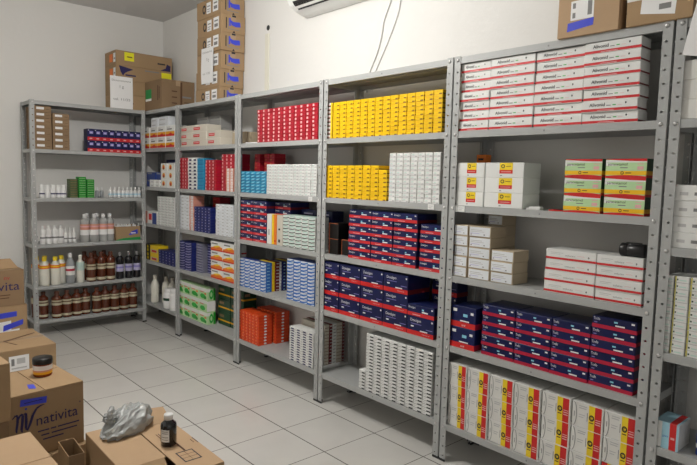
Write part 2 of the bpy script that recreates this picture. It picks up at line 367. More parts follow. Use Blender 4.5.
kind('parac', 'green_pale', [(0, .62, 1, .93, 'gwhite'), (0, .36, 1, .62, 'green_pale'), ('p', [(.0, .80), (.35, .62), (1, .62), (1, .80)], 'green_pale'),
     (0, .14, 1, .36, 'parac_yellow'), ('p', [(0, 0), (1, 0), (1, .08), (.8, .12), (.5, .14), (.2, .12), (0, .08)], 'red_bright'), ('p', [(0, 1), (0, .97), (.3, .92), (.6, .88), (1, .86), (1, 1)], 'red_bright'),
     ('t', 'paracetamol', .06, .64, .15, 'ink_black', .48), (.36, .50, .55, .55, 'ink_grey'), ('o', .42, .25, .04, .09, 'ink_black', .6), (.50, .23, .64, .27, 'ink_brown'), (.78, .42, .93, .60, 'pinkish'), (.78, .70, .93, .74, 'pinkish')],
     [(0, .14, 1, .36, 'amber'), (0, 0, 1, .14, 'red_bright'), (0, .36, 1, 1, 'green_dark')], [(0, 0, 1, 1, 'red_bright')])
kind('lab_white', 'cardboard_side', [(.04, .08, .96, .92, 'cool_white'), (.1, .62, .6, .68, 'ink_pale'), (.1, .48, .7, .53, 'ink_pale'), (.1, .3, .5, .36, 'lilac'), (.68, .2, .74, .3, 'ink_grey'), (.08, .18, .14, .26, 'ink_grey')])
kind('gbox', 'gbox_white', [(.54, 0, .73, 1, 'yellow'), (.73, 0, .94, 1, 'red_bright'), (.22, .84, .48, .88, 'ink_pale'), (.22, .76, .46, .80, 'ink_pale'), (.22, .50, .42, .53, 'ink_pale'), (.22, .41, .38, .44, 'ink_pale'),
     ('o', .635, .50, .085, .12, 'ink_black', .58), ('t', 'G', .595, .435, .13, 'ink_black'), (.57, .29, .70, .33, 'ink_brown'), (.49, .32, .51, .66, 'ink_grey'), (.76, .29, .92, .33, 'pinkish'), (.76, .38, .92, .42, 'pinkish'), (.76, .47, .92, .50, 'pinkish'), (0, .975, 1, 1, 'paper')]
     +[('p', [(.10*math.sin(t)+.045, .5-.48*math.cos(t)), (.10*math.sin(t)+.065, .5-.48*math.cos(t)), (.10*math.sin(t2)+.065, .5-.48*math.cos(t2)), (.10*math.sin(t2)+.045, .5-.48*math.cos(t2))], 'ink_grey') for t, t2 in [(i*math.pi/8, (i+1)*math.pi/8) for i in range(8)]]+[(.075, .4, .095, .6, 'ink_grey')],
     [('o', .08, .5, .10, .46, 'ink_grey', .9)])
kind('gbox_top', 'gbox_white', [(.0, .55, .18, 1, 'red_bright'), (.18, .55, .36, 1, 'yellow'), (.4, .3, .8, .36, 'ink_pale'), ('t', 'G', .2, .62, .2, 'ink_black')])
kind('brown_lab', 'cardboard_tan', [(.15, .42, .58, .80, 'paper'), (.7, .45, .9, .5, 'ink_brown')], [(.1, .1, .9, .14, 'ink_brown')])
kind('navy_pair', 'navy_box', [(0, 0, 1, .30, 'red_band'), (.30, .56, .85, .80, 'violet_mark'), (.4, .60, .75, .72, 'lilac'), (.1, .84, .25, .9, 'paper'), (.3, .1, .7, .2, 'pinkish')], [(0, 0, 1, .3, 'crimson')])
kind('green_small', 'green_box', [(.1, .25, .9, .4, 'green_pale'), (.0, 0, 1, .12, 'green_dark')]); kind('olive_small', 'olive_box', [(.1, .3, .9, .5, 'cardboard_tan'), (0, 0, 1, .12, 'green_dark')])
kind('cream_red', 'cream', [(.12, .28, .55, .66, 'red_bright'), (.15, .44, .5, .54, 'pinkish'), (.1, .8, .6, .84, 'ink_pale')])
kind('blue_plain', 'blue_box', [(.1, .75, .6, .9, 'stone_box')]); kind('blue_dots', 'blue_deep', [(.38, .35, .62, .62, 'lilac'), (0, 0, 1, .1, 'navy_box')])
kind('stone', 'stone_box', [(.1, .5, .9, .6, 'ink_grey'), (0, 0, 1, .1, 'grey_side')]); kind('slate', 'slate_box', [(0, 0, 1, .18, 'blue_deep'), (.2, .5, .8, .6, 'lilac')])
kind('bluestack', 'blue_deep', [('p', [(.05, .25), (.55, .25), (.95, .6), (.95, .8), (.5, .45), (.05, .45)], 'lilac')])
kind('aspirin', 'gwhite', [('p', [(0, .10), (1, .10), (1, .42), (.6, .55), (0, .30)], 'orange'), (0, .0, 1, .14, 'red_bright'), (.1, .70, .6, .84, 'ink_grey'), ('p', [(.2, .45), (.45, .36), (.9, .55), (.6, .62)], 'yellow')], [(0, 0, 1, .14, 'red_bright')])
kind('herbal', 'green_pale', [(0, .72, 1, 1, 'gwhite'), ('o', .46, .32, .32, .20, 'green', 0), ('o', .75, .24, .16, .14, 'green_box', 0), (.12, .62, .58, .72, 'salmon'), (.66, .5, .9, .62, 'sticker_orange')],
     [(.0, .72, .4, 1, 'gwhite'), ('o', .5, .5, .25, .4, 'green', .5), (.75, 0, 1, 1, 'green_box')], [(0, 0, 1, 1, 'green_pale')])
kind('herbal_label', 'green_pale', [(0, .72, 1, 1, 'gwhite'), ('o', .46, .32, .32, .20, 'green', 0), (.12, .62, .58, .72, 'salmon')], [(.0, .1, 1, .95, 'paper')])
kind('green_orange', 'green_dark', [(0, .3, 1, .42, 'amber'), (.1, .6, .5, .8, 'cardboard_tan')], [(0, .3, 1, .42, 'amber'), (.1, .6, .5, .8, 'cardboard_tan')])
kind('bandage', 'gwhite', [(0, .22, 1, .46, 'amber'), (0, .04, 1, .22, 'red_bright'), (.15, .6, .7, .72, 'ink_grey'), (.15, .8, .5, .86, 'ink_pale'), ('p', [(.3, .22), (.75, .22), (.6, .36)], 'red_bright')])
kind('clearish', 'cool_white', [(.1, .3, .7, .5, 'ink_pale')])
kind('sunspot', 'gwhite', [('o', .42, .52, .2, .32, 'amber', 0), ('o', .42, .50, .12, .16, 'red_bright', 0), (.30, .28, .54, .4, 'ink_brown')])
kind('checker', 'dark_box', [('o', .25, .3, .14, .2, 'yellow', 0), ('o', .7, .3, .14, .2, 'yellow', 0), ('o', .25, .75, .14, .2, 'yellow', 0), ('o', .7, .75, .14, .2, 'yellow', 0)])
kind('yellow_red', 'yellow', [(.1, .1, .9, .5, 'cream'), (.2, .15, .8, .42, 'red_bright')]); kind('redwhiteblue', 'gwhite', [(0, 0, .25, 1, 'salmon'), (.35, .3, .6, .8, 'red_bright'), (.65, 0, 1, .9, 'blue_box')])
kind('pink_small', 'salmon', [(.35, .08, .95, .92, 'gwhite'), (.5, .3, .8, .6, 'pinkish')]); kind('dark_tall', 'dark_box', [(.0, 0, .04, 1, 'copper_edge'), (0, .97, 1, 1, 'copper_edge')])
kind('white_roll', 'gwhite', [(.14, .35, .3, .55, 'ink_pale'), (.42, .35, .60, .55, 'ink_grey')]); kind('plain_white', 'gbox_white')
kind('greenyellow', 'gwhite', [(.0, .0, .09, 1, 'olive_gold'), (.3, .3, .8, .5, 'mint'), (.12, .35, .22, .6, 'green_dark'), (0, 0, 1, .08, 'ink_pale')]); kind('first_aid', 'gwhite', [(.3, 0, .62, 1, 'sky'), (.62, 0, .90, 1, 'red_bright'), (.9, 0, 1, 1, 'sky'), ('t', 'gaze', .34, .45, .08, 'blue'), (.68, .4, .84, .48, 'pinkish')], (), [(0, 0, 1, 1, 'sky'), (.62, 0, .9, 1, 'red_bright')])

Z1, Z2, Z3, Z4, Z5 = 1.65, 1.295, .95, .60, .195
# ------------------------------------------------------------------ unit E (largest in view)
grid('striped', 'long white red-striped carton, wide unit top shelf', 'red-striped white cartons on the top shelf', [(.950, .783), (.781, .556), (.554, .336), (.334, .113)], Z1, 7, .0453, d=.085, x=[.012, .010, .012, .004], jit=.012)
grid('sticker_carton', 'plain white carton with yellow-red sticker', 'white cartons with yellow-red stickers', [(.950, .790), (.787, .583)], Z2, 3, .0685, d=.14)
grid('parac', 'green and yellow paracetamol carton', 'paracetamol cartons', [(.393, .237), (.224, .068)], Z2, 3, .0725, d=.07, x=.014, jit=.004)
grid('lab_white', 'white-labelled tan carton on third shelf, front stacks', 'white-labelled tan cartons', [(.950, .868), (.863, .738), (.736, .615)], Z3, [5, 5, 3], .0505, d=.125, jit=.006)
grid('lab_white', 'white-labelled tan carton in the rear stack', 'white-labelled tan cartons at the rear', [(.860, .775)], Z3, 6, .0505, d=.12, x=.155)
grid('striped2', 'white red-striped solution carton on third shelf', 'red-striped solution cartons', [(.462, .240), (.235, .054)], Z3, 4, .0465, d=.13, x=[.014, .008], jit=.008)
grid('navy_tall', 'tall navy and red carton beside flat navy stacks', 'tall navy and red cartons', [(.950, .803)], Z4, 2, .103, d=.16)
grid('navy_flat2', 'flat navy crimson-banded carton', 'flat navy crimson-banded cartons', [(.768, .592), (.590, .415), (.413, .244), (.242, .064)], Z4, [5, 5, 5, 6], .0478, d=.16, jit=.008)
gc = [(.950, .839), (.835, .711), (.707, .578), (.574, .443), (.439, .306), (.302, .168), (.164, .036)]
grid('gbox', 'white carton with yellow and red stripes', 'generic cartons on the bottom shelf', gc[:6], Z5, 3, .1065, d=.2, jit=.006)
grid('gbox_top', 'white carton lying sideways, red-yellow corner, bottom right of wide unit', None, gc[6:], Z5, 1, .1065, d=.2)
grid('gbox', 'white yellow-red striped carton in the rightmost bottom stack', 'generic cartons in the right stack', gc[6:], Z5+.1065, 2, .1065, d=.2)
mb = MB(); mb.box(0, -.03, 0, .05, .03, .008, 'gwhite', .001); mb.box(.005, -.03, .008, .045, .02, .014, 'paper', .001)
tag(mb.build('leaflet_pad', None, (.02, .535, Z2), .2), 'small flat white pad of leaflets lying beside white cartons', 'paper')
mb = MB(); mb.box(0, -.03, 0, .04, .03, .006, 'red_bright', .001); mb.box(.0, -.03, .006, .03, .01, .009, 'dark_box', .001)
tag(mb.build('blister_strip', None, (.03, .435, Z2), .1), 'small red and black strip lying left of paracetamol cartons', 'medicine')
mb = MB(); mb.lathe([(0, 0), (.023, 0), (.026, .003), (.026, .028), (.024, .030), (.026, .032), (.026, .092), (.023, .095), (0, .095)], 'black_plastic', 18); mb.box(-.012, .02, .02, .012, .029, .075, 'black_plastic', .002)
o = mb.build('spectacle_case', None, (.045, .155, Z3+.0465*4+.026)); o.rotation_euler = (math.radians(90), 0, 0)
tag(o, 'black rounded pouch lying on red-striped solution cartons', 'pouch')
kind('small_orange', 'orange', [(.2, .2, .8, .5, 'dark_box')])
grid('small_orange', 'small orange carton behind stickered white cartons', 'small orange cartons at the rear', [(.955, .90)], Z2, 7, .036, d=.05, x=.17)
# ------------------------------------------------------------------ unit D
grid('yellow_end', 'white-ended carton left of upper yellow block', 'white-ended cartons left of the yellow block', [(1.953, 1.912)], Z1, 9, .0236, d=.12)
grid('yellow_plain', 'thin yellow carton beside white-ended stack', 'thin yellow cartons left of the yellow block', [(1.911, 1.893)], Z1, 9, .0236, d=.12, x=.008)
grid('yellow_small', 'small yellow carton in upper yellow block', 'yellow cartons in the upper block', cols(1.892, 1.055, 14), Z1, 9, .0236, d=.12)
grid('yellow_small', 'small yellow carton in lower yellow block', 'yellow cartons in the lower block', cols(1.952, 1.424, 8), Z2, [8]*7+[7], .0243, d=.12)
grid('white_green', 'small white carton right of lower yellow block', 'white cartons right of the yellow block', cols(1.409, 1.053, 7), Z2, 11, .0236, d=.12)
grid('navy_flat', 'flat navy and red carton above tall navy cartons', 'flat navy and red cartons', [(1.727, 1.538), (1.536, 1.37), (1.368, 1.195), (1.172, 1.0)], Z3, [6, 6, 6, 5], .0475, d=.16, jit=.008)
grid('dark_tall', 'black copper-edged carton left of navy stacks', 'black copper-edged cartons', [(1.925, 1.84), (1.83, 1.745)], Z3, [2, 1], .095, d=.12, x=[.03, .05])
grid('navy_big', 'large navy red-footed carton', 'large navy red-footed cartons', [(1.952, 1.803), (1.800, 1.615), (1.612, 1.428), (1.425, 1.243)], Z4, 3, .1012, d=.18)
grid('navy_big', 'large navy red-footed carton in short right stack', 'large navy cartons in the short stack', [(1.240, 1.057)], Z4, 1, .1012, d=.18)
grid('navy_flat', 'thin navy carton lying on top of the short large navy stack', None, [(1.240, 1.057)], Z4+.1012, 1, .06, d=.18)
grid('navy_big', 'large navy carton set back in shadow above short stack', 'large navy cartons set back', [(1.23, 1.06)], Z4, 3, .0985, d=.095, x=.195)
grid('white_slit', 'small white carton, floor-level block under navy cartons', 'white cartons on the bottom shelf', cols(1.607, 1.553, 1)+cols(1.551, 1.055, 8), Z5, [6]+[18]*8, .0187, d=.10)
# ------------------------------------------------------------------ unit C
grid('red_dot', 'small red carton with pink square', 'small red cartons with pink squares', cols(2.714, 2.036, 11), Z1, 9, .0252, d=.11)
mb = MB(); mb.box(0, -.09, 0, .10, .09, .010, 'paper', .002); tag(mb.build('paper_wad', None, (.05, 2.82, Z1), .1), 'flat white paper packet left of small red cartons', 'paper')
kind('tan_plain', 'cardboard_side'); grid('tan_plain', 'tan carton in rear corner left of small red cartons', None, [(2.93, 2.87)], Z1, 1, .085, d=.12, x=.16)
grid('cyan_small', 'small cyan carton', 'small cyan cartons', cols(2.930, 2.597, 5), Z2, 7, .0222, d=.10)
kind('red_rear', 'red_box', [(.1, .3, .5, .6, 'copper_edge')])
grid('red_rear', 'dark red carton behind small cyan cartons', 'dark red cartons behind the cyan ones', cols(2.930, 2.86, 1)+cols(2.80, 2.67, 2), Z2, 10, .0285, d=.10, x=.13)
grid('white_green', 'small white carton right of cyan cartons', 'white cartons right of the cyan ones', cols(2.592, 2.035, 9), Z2, 10, .0203, d=.11)
grid('navy_flat', 'flat navy pink-banded carton', 'flat navy pink-banded cartons', [(2.930, 2.758), (2.756, 2.585)], Z3, 6, .0485, d=.16)
grid('side_white', 'white upright carton left of orange strip', None, [(2.580, 2.525)], Z3, 1, .207, d=.05)
grid('yellow_plain', 'thin yellow upright carton', None, [(2.523, 2.50)], Z3, 1, .207, d=.05)
kind('orange_plain', 'orange', [(.2, .1, .8, .15, 'red_bright')]); grid('orange_plain', 'thin orange upright carton', None, [(2.498, 2.465)], Z3, 1, .207, d=.05)
kind('barcode_white', 'cream', [(.3, .1, .6, .2, 'ink_black'), (.3, .5, .6, .56, 'ink_black')]); grid('barcode_white', 'pale upright carton with black marks left of mint cartons', None, [(2.462, 2.392)], Z3, 1, .207, d=.05)
grid('navy_flat', 'flat navy carton behind upright thin cartons', 'flat navy cartons at the rear', [(2.575, 2.39)], Z3, 6, .0485, d=.16, x=.075)
grid('teal_white', 'mint and white carton', 'mint and white cartons', cols(2.388, 2.038, 5), Z3, 9, .0236, d=.11)
kind('navy_plain', 'navy_box', [(.2, .4, .8, .6, 'lilac')]); grid('navy_plain', 'navy carton behind mint and white cartons', 'navy cartons behind the mint ones', [(2.37, 2.21), (2.20, 2.04)], Z3, 5, .05, d=.10, x=.15)
grid('bluewave', 'blue-waved white carton in left block', 'blue-waved cartons, left block', cols(2.932, 2.585, 5), Z4, 9, .0232, d=.05)
for i, (kk, x0, x1, nm) in enumerate([('side_yellow', .070, .092, 'yellow'), ('side_brown', .094, .130, 'dark brown'), ('side_white', .132, .145, 'white'), ('side_navy', .147, .185, 'navy'), ('side_yellow', .20, .225, 'second yellow'), ('side_brown', .227, .262, 'rearmost brown')]):
    grid(kk, nm+' carton edge behind left blue-waved block', nm+' cartons behind the blue-waved block', [(2.75, 2.587-i*.004)], Z4, 9, .0235, d=x1-x0, x=x0, jit=.001)
grid('bluewave', 'blue-waved white carton in right block', 'blue-waved cartons, right block', cols(2.335, 2.036, 4), Z4, 12, .0228, d=.10)
grid('orange_small', 'orange-red carton in front block', 'orange-red cartons, front block', cols(2.936, 2.670, 6), Z5, 10, .0222, d=.12)
grid('orange_small', 'orange-red carton in rear block', 'orange-red cartons, rear block', cols(2.90, 2.645, 6), Z5, 10, .0232, d=.12, x=.148)
grid('white_navy', 'small white navy-marked carton', 'small white navy-marked cartons', cols(2.295, 2.036, 4), Z5, 14, .0163, d=.09)
for i, (kk, x0, x1, nm) in enumerate([('side_tan', .11, .148, 'cream'), ('side_brown', .15, .175, 'dark red'), ('side_white', .177, .212, 'white'), ('side_tan', .214, .262, 'second cream'), ('side_brown', .264, .284, 'rearmost dark red')]):
    grid(kk, nm+' carton edge behind navy-marked white cartons', nm+' cartons behind the navy-marked ones', [(2.29, 2.04)], Z5, 12, .0222, d=x1-x0, x=x0, jit=.001)
# ------------------------------------------------------------------ unit B
grid('cream_red', 'cream carton with red label', 'cream cartons with red labels', [(3.920, 3.703), (3.700, 3.450), (3.446, 3.229)], Z1, [3, 3, 2], .0575, d=.13, jit=.008)
grid('stone', 'grey carton behind cream cartons', 'grey cartons behind the cream ones', [(3.90, 3.70), (3.69, 3.50)], Z1, 5, .052, d=.11, x=.165)
grid('tan_plain', 'tan carton right of cream cartons', 'tan cartons right of the cream ones', [(3.22, 3.01)], Z1, 2, .05, d=.14, x=.11)
grid('red_dot', 'red carton left of white black-dotted cartons', 'red cartons at the left end', cols(3.920, 3.773, 3), Z2, 9, .0292, d=.11)
grid('white_navy', 'white black-dotted carton', 'white black-dotted cartons', cols(3.770, 3.607, 2), Z2, 9, .0292, d=.11)
kind('blue_tower', 'cyan_box', [(.1, .2, .9, .3, 'blue_box')]); grid('blue_tower', 'plain blue carton among red cartons', 'plain blue cartons', [(3.604, 3.490)], Z2, 9, .0285, d=.11)
grid('red_dot', 'red carton in middle red block', 'red cartons, middle block', cols(3.465, 3.300, 3), Z2, 9, .0268, d=.11)
grid('red_dot', 'red carton in tall right red block', 'red cartons, right block', cols(3.275, 3.020, 4), Z2, 10, .0285, d=.10, x=.05)
grid('pink_small', 'pink and cream carton before tall red block', 'pink and cream cartons', cols(3.14, 3.03, 2), Z2, 7, .0250, d=.035, x=.010, jit=.001)
grid('white_grey', 'grey-white carton left of salmon-edged cartons', 'grey-white cartons at the left end', cols(3.930, 3.747, 2), Z3, 10, .0290, d=.10)
grid('pink_small', 'salmon carton right of grey-white cartons', 'salmon cartons', [(3.744, 3.668)], Z3, 10, .0290, d=.10)
grid('blue_dots', 'navy dotted carton', 'navy dotted cartons', cols(3.655, 3.375, 5), Z3, 9, .0228, d=.14)
grid('red_rear', 'dark red carton behind navy dotted cartons', 'dark red cartons behind the dotted ones', [(3.62, 3.50)], Z3, 8, .0355, d=.10, x=.165)
grid('white_grey', 'plain white carton at right end', 'plain white cartons at the right end', cols(3.297, 3.030, 4), Z3, 10, .0242, d=.10)
grid('bluestack', 'deep blue carton in leftmost stack', 'deep blue cartons, leftmost', [(3.940, 3.820), (3.818, 3.700)], Z4, 11, .0222, d=.12)
grid('slate', 'slate carton edge right of deep blue cartons', 'slate cartons', [(3.695, 3.575)], Z4, 11, .0222, d=.10, x=.05)
grid('bluestack', 'deep blue carton stepped back right of slate ones', 'deep blue cartons, stepped back', [(3.572, 3.465)], Z4, 11, .0222, d=.10, x=.09)
grid('navy_plain', 'navy carton in shadow behind orange-banded cartons', 'navy cartons in shadow', [(3.46, 3.36)], Z4, 6, .045, d=.12, x=.15)
grid('aspirin', 'white orange-banded carton', 'white orange-banded cartons', [(3.370, 3.187), (3.184, 3.0)], Z4, 4, .0740, d=.10)
grid('herbal', 'green and white carton', 'green and white cartons', [(3.945, 3.852), (3.848, 3.722), (3.718, 3.572)], Z5, 3, .0995, d=.075)
grid('herbal', 'green and white carton at block end', None, [(3.568, 3.430)], Z5, 1, .0995, d=.075)
grid('herbal_label', 'green carton with white side label at block end', None, [(3.568, 3.430)], Z5+.0995, 1, .0995, d=.075)
grid('herbal', 'green and white carton topping the end stack', None, [(3.568, 3.430)], Z5+.199, 1, .0995, d=.075)
grid('green_orange', 'dark green amber-striped carton', 'dark green amber-striped cartons', [(3.44, 3.25), (3.24, 3.05)], Z5, 3, .108, d=.12, x=.12)
# ------------------------------------------------------------------ unit A
grid('bandage', 'white yellow-red-banded carton', 'white yellow-red-banded cartons', [(4.72, 4.54), (4.53, 4.375), (4.370, 4.200), (4.195, 4.022)], Z1, 2, .098, d=.12)
grid('clearish', 'pale carton stacked above banded cartons', 'pale cartons above the banded ones', [(4.52, 4.38), (4.36, 4.16)], Z1+.196, 2, .042, d=.10, x=.02)
grid('blue_plain', 'blue carton at left, corner unit', 'blue cartons in the corner unit', [(4.70, 4.50), (4.49, 4.31)], Z2, 2, .068, d=.12, x=.05)
grid('navy_plain', 'dark blue carton at rear, corner unit', 'dark blue cartons in the corner unit', [(4.55, 4.32), (4.30, 4.05)], Z2, 4, .065, d=.10, x=.18)
grid('sunspot', 'white carton with orange sun mark', 'white cartons with orange sun marks', [(4.298, 4.157), (4.154, 4.020)], Z2, 3, .0725, d=.12)
grid('side_white', 'small white carton before blue cartons', 'small white cartons before the blue ones', [(4.54, 4.43), (4.42, 4.32)], Z2, 2, .034, d=.035, x=.010, jit=.001)
grid('white_green', 'white carton in dense corner-unit block', 'white cartons, corner unit', cols(4.375, 4.020, 5), Z3, 11, .0238, d=.11)
grid('redwhiteblue', 'red, white and blue carton left of white block', None, [(4.66, 4.39)], Z3, 1, .115, d=.10)
grid('checker', 'black carton with yellow spots', 'black cartons with yellow spots', [(4.69, 4.55)], Z4, 2, .073, d=.10)
grid('yellow_red', 'yellow carton with red panel', 'yellow cartons with red panels', [(4.545, 4.365)], Z4, 2, .073, d=.10)
grid('blue_dots', 'blue dotted carton beside yellow cartons', 'blue dotted cartons, corner unit', cols(4.36, 4.02, 5), Z4, 5, .0245, d=.12)
# ------------------------------------------------------------------ unit F
grid('plain_white', 'large plain white carton at right edge', 'large plain white cartons', [(-.030, -.30)], Z1, 3, .0685, d=.2)
grid('white_roll', 'white rounded pack at right edge', 'white packs at the right edge', [(-.028, -.20)], 1.19, 4, .0568, d=.12)
grid('greenyellow', 'white yellow-striped carton at right edge', 'white yellow-striped cartons', [(-.026, -.055), (-.057, -.107), (-.109, -.17), (-.172, -.23)], .80, 12, .0240, d=.12)
grid('first_aid', 'sky blue, white and red carton at right edge', None, [(-.026, -.110)], .44, 1, .10, d=.12)
mb = MB(); mb.lathe([(0, 0), (.045, 0), (.048, .004), (.048, .095), (.040, .11), (0, .11)], 'blue_box', 22); mb.lathe([(.0484, .03), (.0486, .045)], 'paper', 22); mb.lathe([(0, .11), (.034, .11), (.034, .128), (0, .128)], 'blue', 20)
tag(mb.build('blue_tub', None, (.07, -.20, .44)), 'dark blue tub at the right edge beside sky blue carton', 'tub')

# ------------------------------------------------------------------ unit at the back wall: cartons
grid('brown_lab', 'brown carton with white label, back unit', 'brown cartons with white labels', [(-.950, -.812), (-.806, -.670)], 1.60, [7, 6], .0515, x=.02, d=.24, back=True, jit=.008)
grid('navy_pair', 'navy and red carton on back unit', 'navy and red cartons on the back unit', cols(-.525, -.045, 8), 1.60, 2, .100, x=.016, d=.10, back=True)
grid('olive_small', 'olive carton left of bright green cartons', 'olive cartons', [(-.678, -.610)], 1.19, 8, .0205, x=.02, back=True, d=.08)
grid('green_small', 'bright green carton on back unit', 'bright green cartons', [(-.607, -.540), (-.537, -.470)], 1.19, [9, 8], .0205, x=.012, back=True, d=.08)

# ------------------------------------------------------------------ bottles
def bottle(kind_, x, y, z, r, h, label, group, body, cap='white_plastic', lab=None, lab2=None, name='bottle', shape='syrup', parts=True, rz=0):
    e = empty(name, (x, y, z), rz); tag(e, label, 'bottle', group)
    key = ('b', body, round(r, 4), round(h, 4), shape)
    if key not in CM:
        m = MB()
        if shape == 'syrup': pr = [(0, 0), (r*.94, 0), (r, .03*h), (r, .72*h), (r*.93, .78*h), (r*.55, .84*h), (r*.44, .86*h), (r*.42, .9*h), (0, .9*h)]
        elif shape == 'round': pr = [(0, 0), (r*.9, 0), (r, .05*h), (r*.96, .35*h), (r, .6*h), (r*.8, .74*h), (r*.4, .84*h), (r*.36, .9*h), (0, .9*h)]
        elif shape == 'dropper': pr = [(0, 0), (r, 0), (r, .62*h), (r*.75, .67*h), (r*.5, .68*h), (0, .68*h)]
        else: pr = [(0, 0), (r*.95, 0), (r, .04*h), (r, .72*h), (r*.85, .8*h), (r*.75, .84*h), (0, .84*h)]
        m.lathe(pr, body, 20); CM[key] = m.mesh('body')
        m = MB(); c0 = {'dropper': .68, 'jar': .84}.get(shape, .86)*h; rc = {'dropper': .45, 'jar': .8}.get(shape, .44)*r
        if shape == 'dropper': m.lathe([(rc, c0), (rc, c0+.12*h), (rc*.5, h), (0, h)], cap, 16)
        else: m.lathe([(rc, c0), (rc*1.02, h*.985), (rc*.9, h), (0, h)], cap, 16)
        CM[key+('cap', cap)] = m.mesh('cap')
    if key+('cap', cap) not in CM:
        m = MB(); c0 = .86*h; rc = .44*r; m.lathe([(rc, c0), (rc*1.02, h*.985), (rc*.9, h), (0, h)], cap, 16); CM[key+('cap', cap)] = m.mesh('cap')
    link('body', CM[key], e); link('cap', CM[key+('cap', cap)], e)
    for L_ in (lab, lab2):
        if L_:
            k2 = key+L_
            if k2 not in CM:
                m = MB(); v0, v1, c = L_[:3]; m.lathe([(r*1.006, v0*h), (r*1.006, v1*h)], c, 20)
                if len(L_) > 3: m.lathe([(r*1.010, (v0*.55+v1*.45)*h), (r*1.010, (v0*.3+v1*.7)*h)], L_[3], 20)
                CM[k2] = m.mesh('label')
            link('label', CM[k2], e)
    return e
# lowest shelf: ten brown bottles
bx = [(-.845, .030), (-.755, .024), (-.665, .026), (-.58, .028), (-.515, .075), (-.450, .026), (-.372, .034), (-.292, .026), (-.207, .028), (-.125, .034)]
bx = [(-.893, .085), (-.795, .040), (-.712, .042), (-.628, .044), (-.550, .060), (-.455, .044), (-.375, .060), (-.292, .046), (-.205, .046), (-.120, .050)]
for i, (x, dy) in enumerate(bx):
    bottle('b', x, BY+dy, .14, .0425, .235, 'brown cream-labelled bottle on lowest back shelf, %s from left' % ORD[i], 'brown bottles on the lowest shelf', 'brown_glass', 'cap_brown', (.50, .68, 'label_cream', 'ink_brown'), (.08, .16, 'label_cream'))
bottle('b', -.93, BY+.17, .14, .037, .235, 'brown bottle seen through the back unit left side, low', None, 'brown_glass', 'cap_brown', (.52, .74, 'label_cream'))
for i, x in enumerate((-.500, -.412, -.328)):
    bottle('b', x, BY+.042, .435, .041, .262, 'wide brown bottle on middle back shelf, %s from left' % ORD[i], 'wide brown bottles', 'brown_glass', 'cap_brown', (.42, .60, 'label_cream', 'ink_brown'), (.05, .14, 'label_cream'))
for i, x in enumerate((-.545, -.455, -.37)):
    bottle('b', x+.02, BY+.15, .435, .041, .262, 'brown bottle in the second row, %s from left' % ORD[i], 'brown bottles in the second row', 'brown_glass', 'cap_brown', (.42, .60, 'label_cream'))
for i, (x, c) in enumerate(((-.243, .034), (-.160, .034), (-.083, .034))):
    bottle('b', x, BY+.04, .435, c, .25, 'black bottle with lilac label, %s from left' % ORD[i], 'black bottles with lilac labels', 'dark_glass', 'ink_grey', (.28, .55, 'lilac', 'violet_mark'))
for i, (x, dy) in enumerate(((-.888, .046), (-.800, .046), (-.735, .105), (-.925, .14), (-.86, .14))):
    bottle('b', x, BY+dy, .435, .0415, .245, 'white bottle with yellow cap, ' + ('leftmost in front', 'second in front', 'third in front', 'leftmost in the rear', 'second in the rear')[i], 'white bottles with yellow caps', 'milky_plastic', 'cap_yellow', (.60, .72, 'orange', 'yellow'), shape='round')
bottle('b', -.678, BY+.045, .435, .037, .268, 'clear plastic bottle with red text label, white cap', None, 'cloudy_plastic', 'white_plastic', (.28, .58, 'gwhite', 'crimson'), shape='round')
bottle('b', -.594, BY+.045, .435, .034, .245, 'cream bottle with pale label beside brown bottles', None, 'milky_plastic', 'milky_plastic', (.45, .75, 'mint'), shape='round')
# water-like bottles with pink labels
for i, (x, dy) in enumerate(((-.548, .05), (-.468, .045), (-.388, .045), (-.325, .06), (-.50, .15), (-.41, .15))):
    bottle('b', x, BY+dy, .795, .039, .25, 'clear bottle with pink-white label, ' + ('leftmost in front', 'second in front', 'third in front', 'rightmost in front', 'left in the rear', 'right in the rear')[i], 'clear bottles with pink-white labels', 'water_like', 'white_plastic', (.44, .64, 'salmon', 'pinkish'), (.25, .44, 'paper'), shape='syrup')
for i, x in enumerate((-.895, -.848, -.800, -.753)):
    bottle('b', x, BY+.035, .795, .0235, .155, 'white bottle with dark mark, lower left back shelf, %s from left' % ORD[i], 'white bottles with dark marks', 'white_plastic', 'white_plastic', (.15, .5, 'paper', 'ink_grey'), shape='syrup')
for i, x in enumerate((-.715, -.678, -.645)):
    bottle('b', x, BY+.03, .795, .016, .135, 'small pointed white dropper beside clear bottles, %s from left' % ORD[i], 'pointed white droppers', 'white_plastic', 'white_plastic', (.1, .45, 'paper', 'ink_grey'), shape='dropper')
bottle('b', -.93, BY+.16, .795, .023, .15, 'white bottle seen through the back unit left side', None, 'white_plastic', 'white_plastic', (.15, .5, 'paper', 'ink_grey'))
for i, x in enumerate((-.897, -.852, -.808, -.765, -.725)):
    bottle('b', x, BY+.03, 1.19, .021, .112, 'short white bottle with navy band, %s from left' % ORD[i], 'short white bottles with navy bands', 'white_plastic', 'white_plastic', (.08, .50, 'paper', 'ink_navy') if i != 1 else (.08, .5, 'paper'), shape='jar')
for i, x in enumerate((-.325, -.287, -.249, -.211, -.173, -.135, -.097, -.062)):
    bottle('b', x, BY+.028, 1.19, .0178, .100, 'pale blue-labelled dropper, %s from left' % ORD[i], 'pale blue-labelled droppers', 'white_plastic', 'white_plastic', (.1, .5, 'cool_white', 'sky'), shape='dropper')
for i, x in enumerate((-.42, -.38)):
    bottle('b', x, BY+.10, 1.19, .0165, .095, 'faint clear dropper near green cartons, %s from left' % ORD[i], 'clear droppers', 'cloudy_plastic', 'white_plastic', shape='dropper')
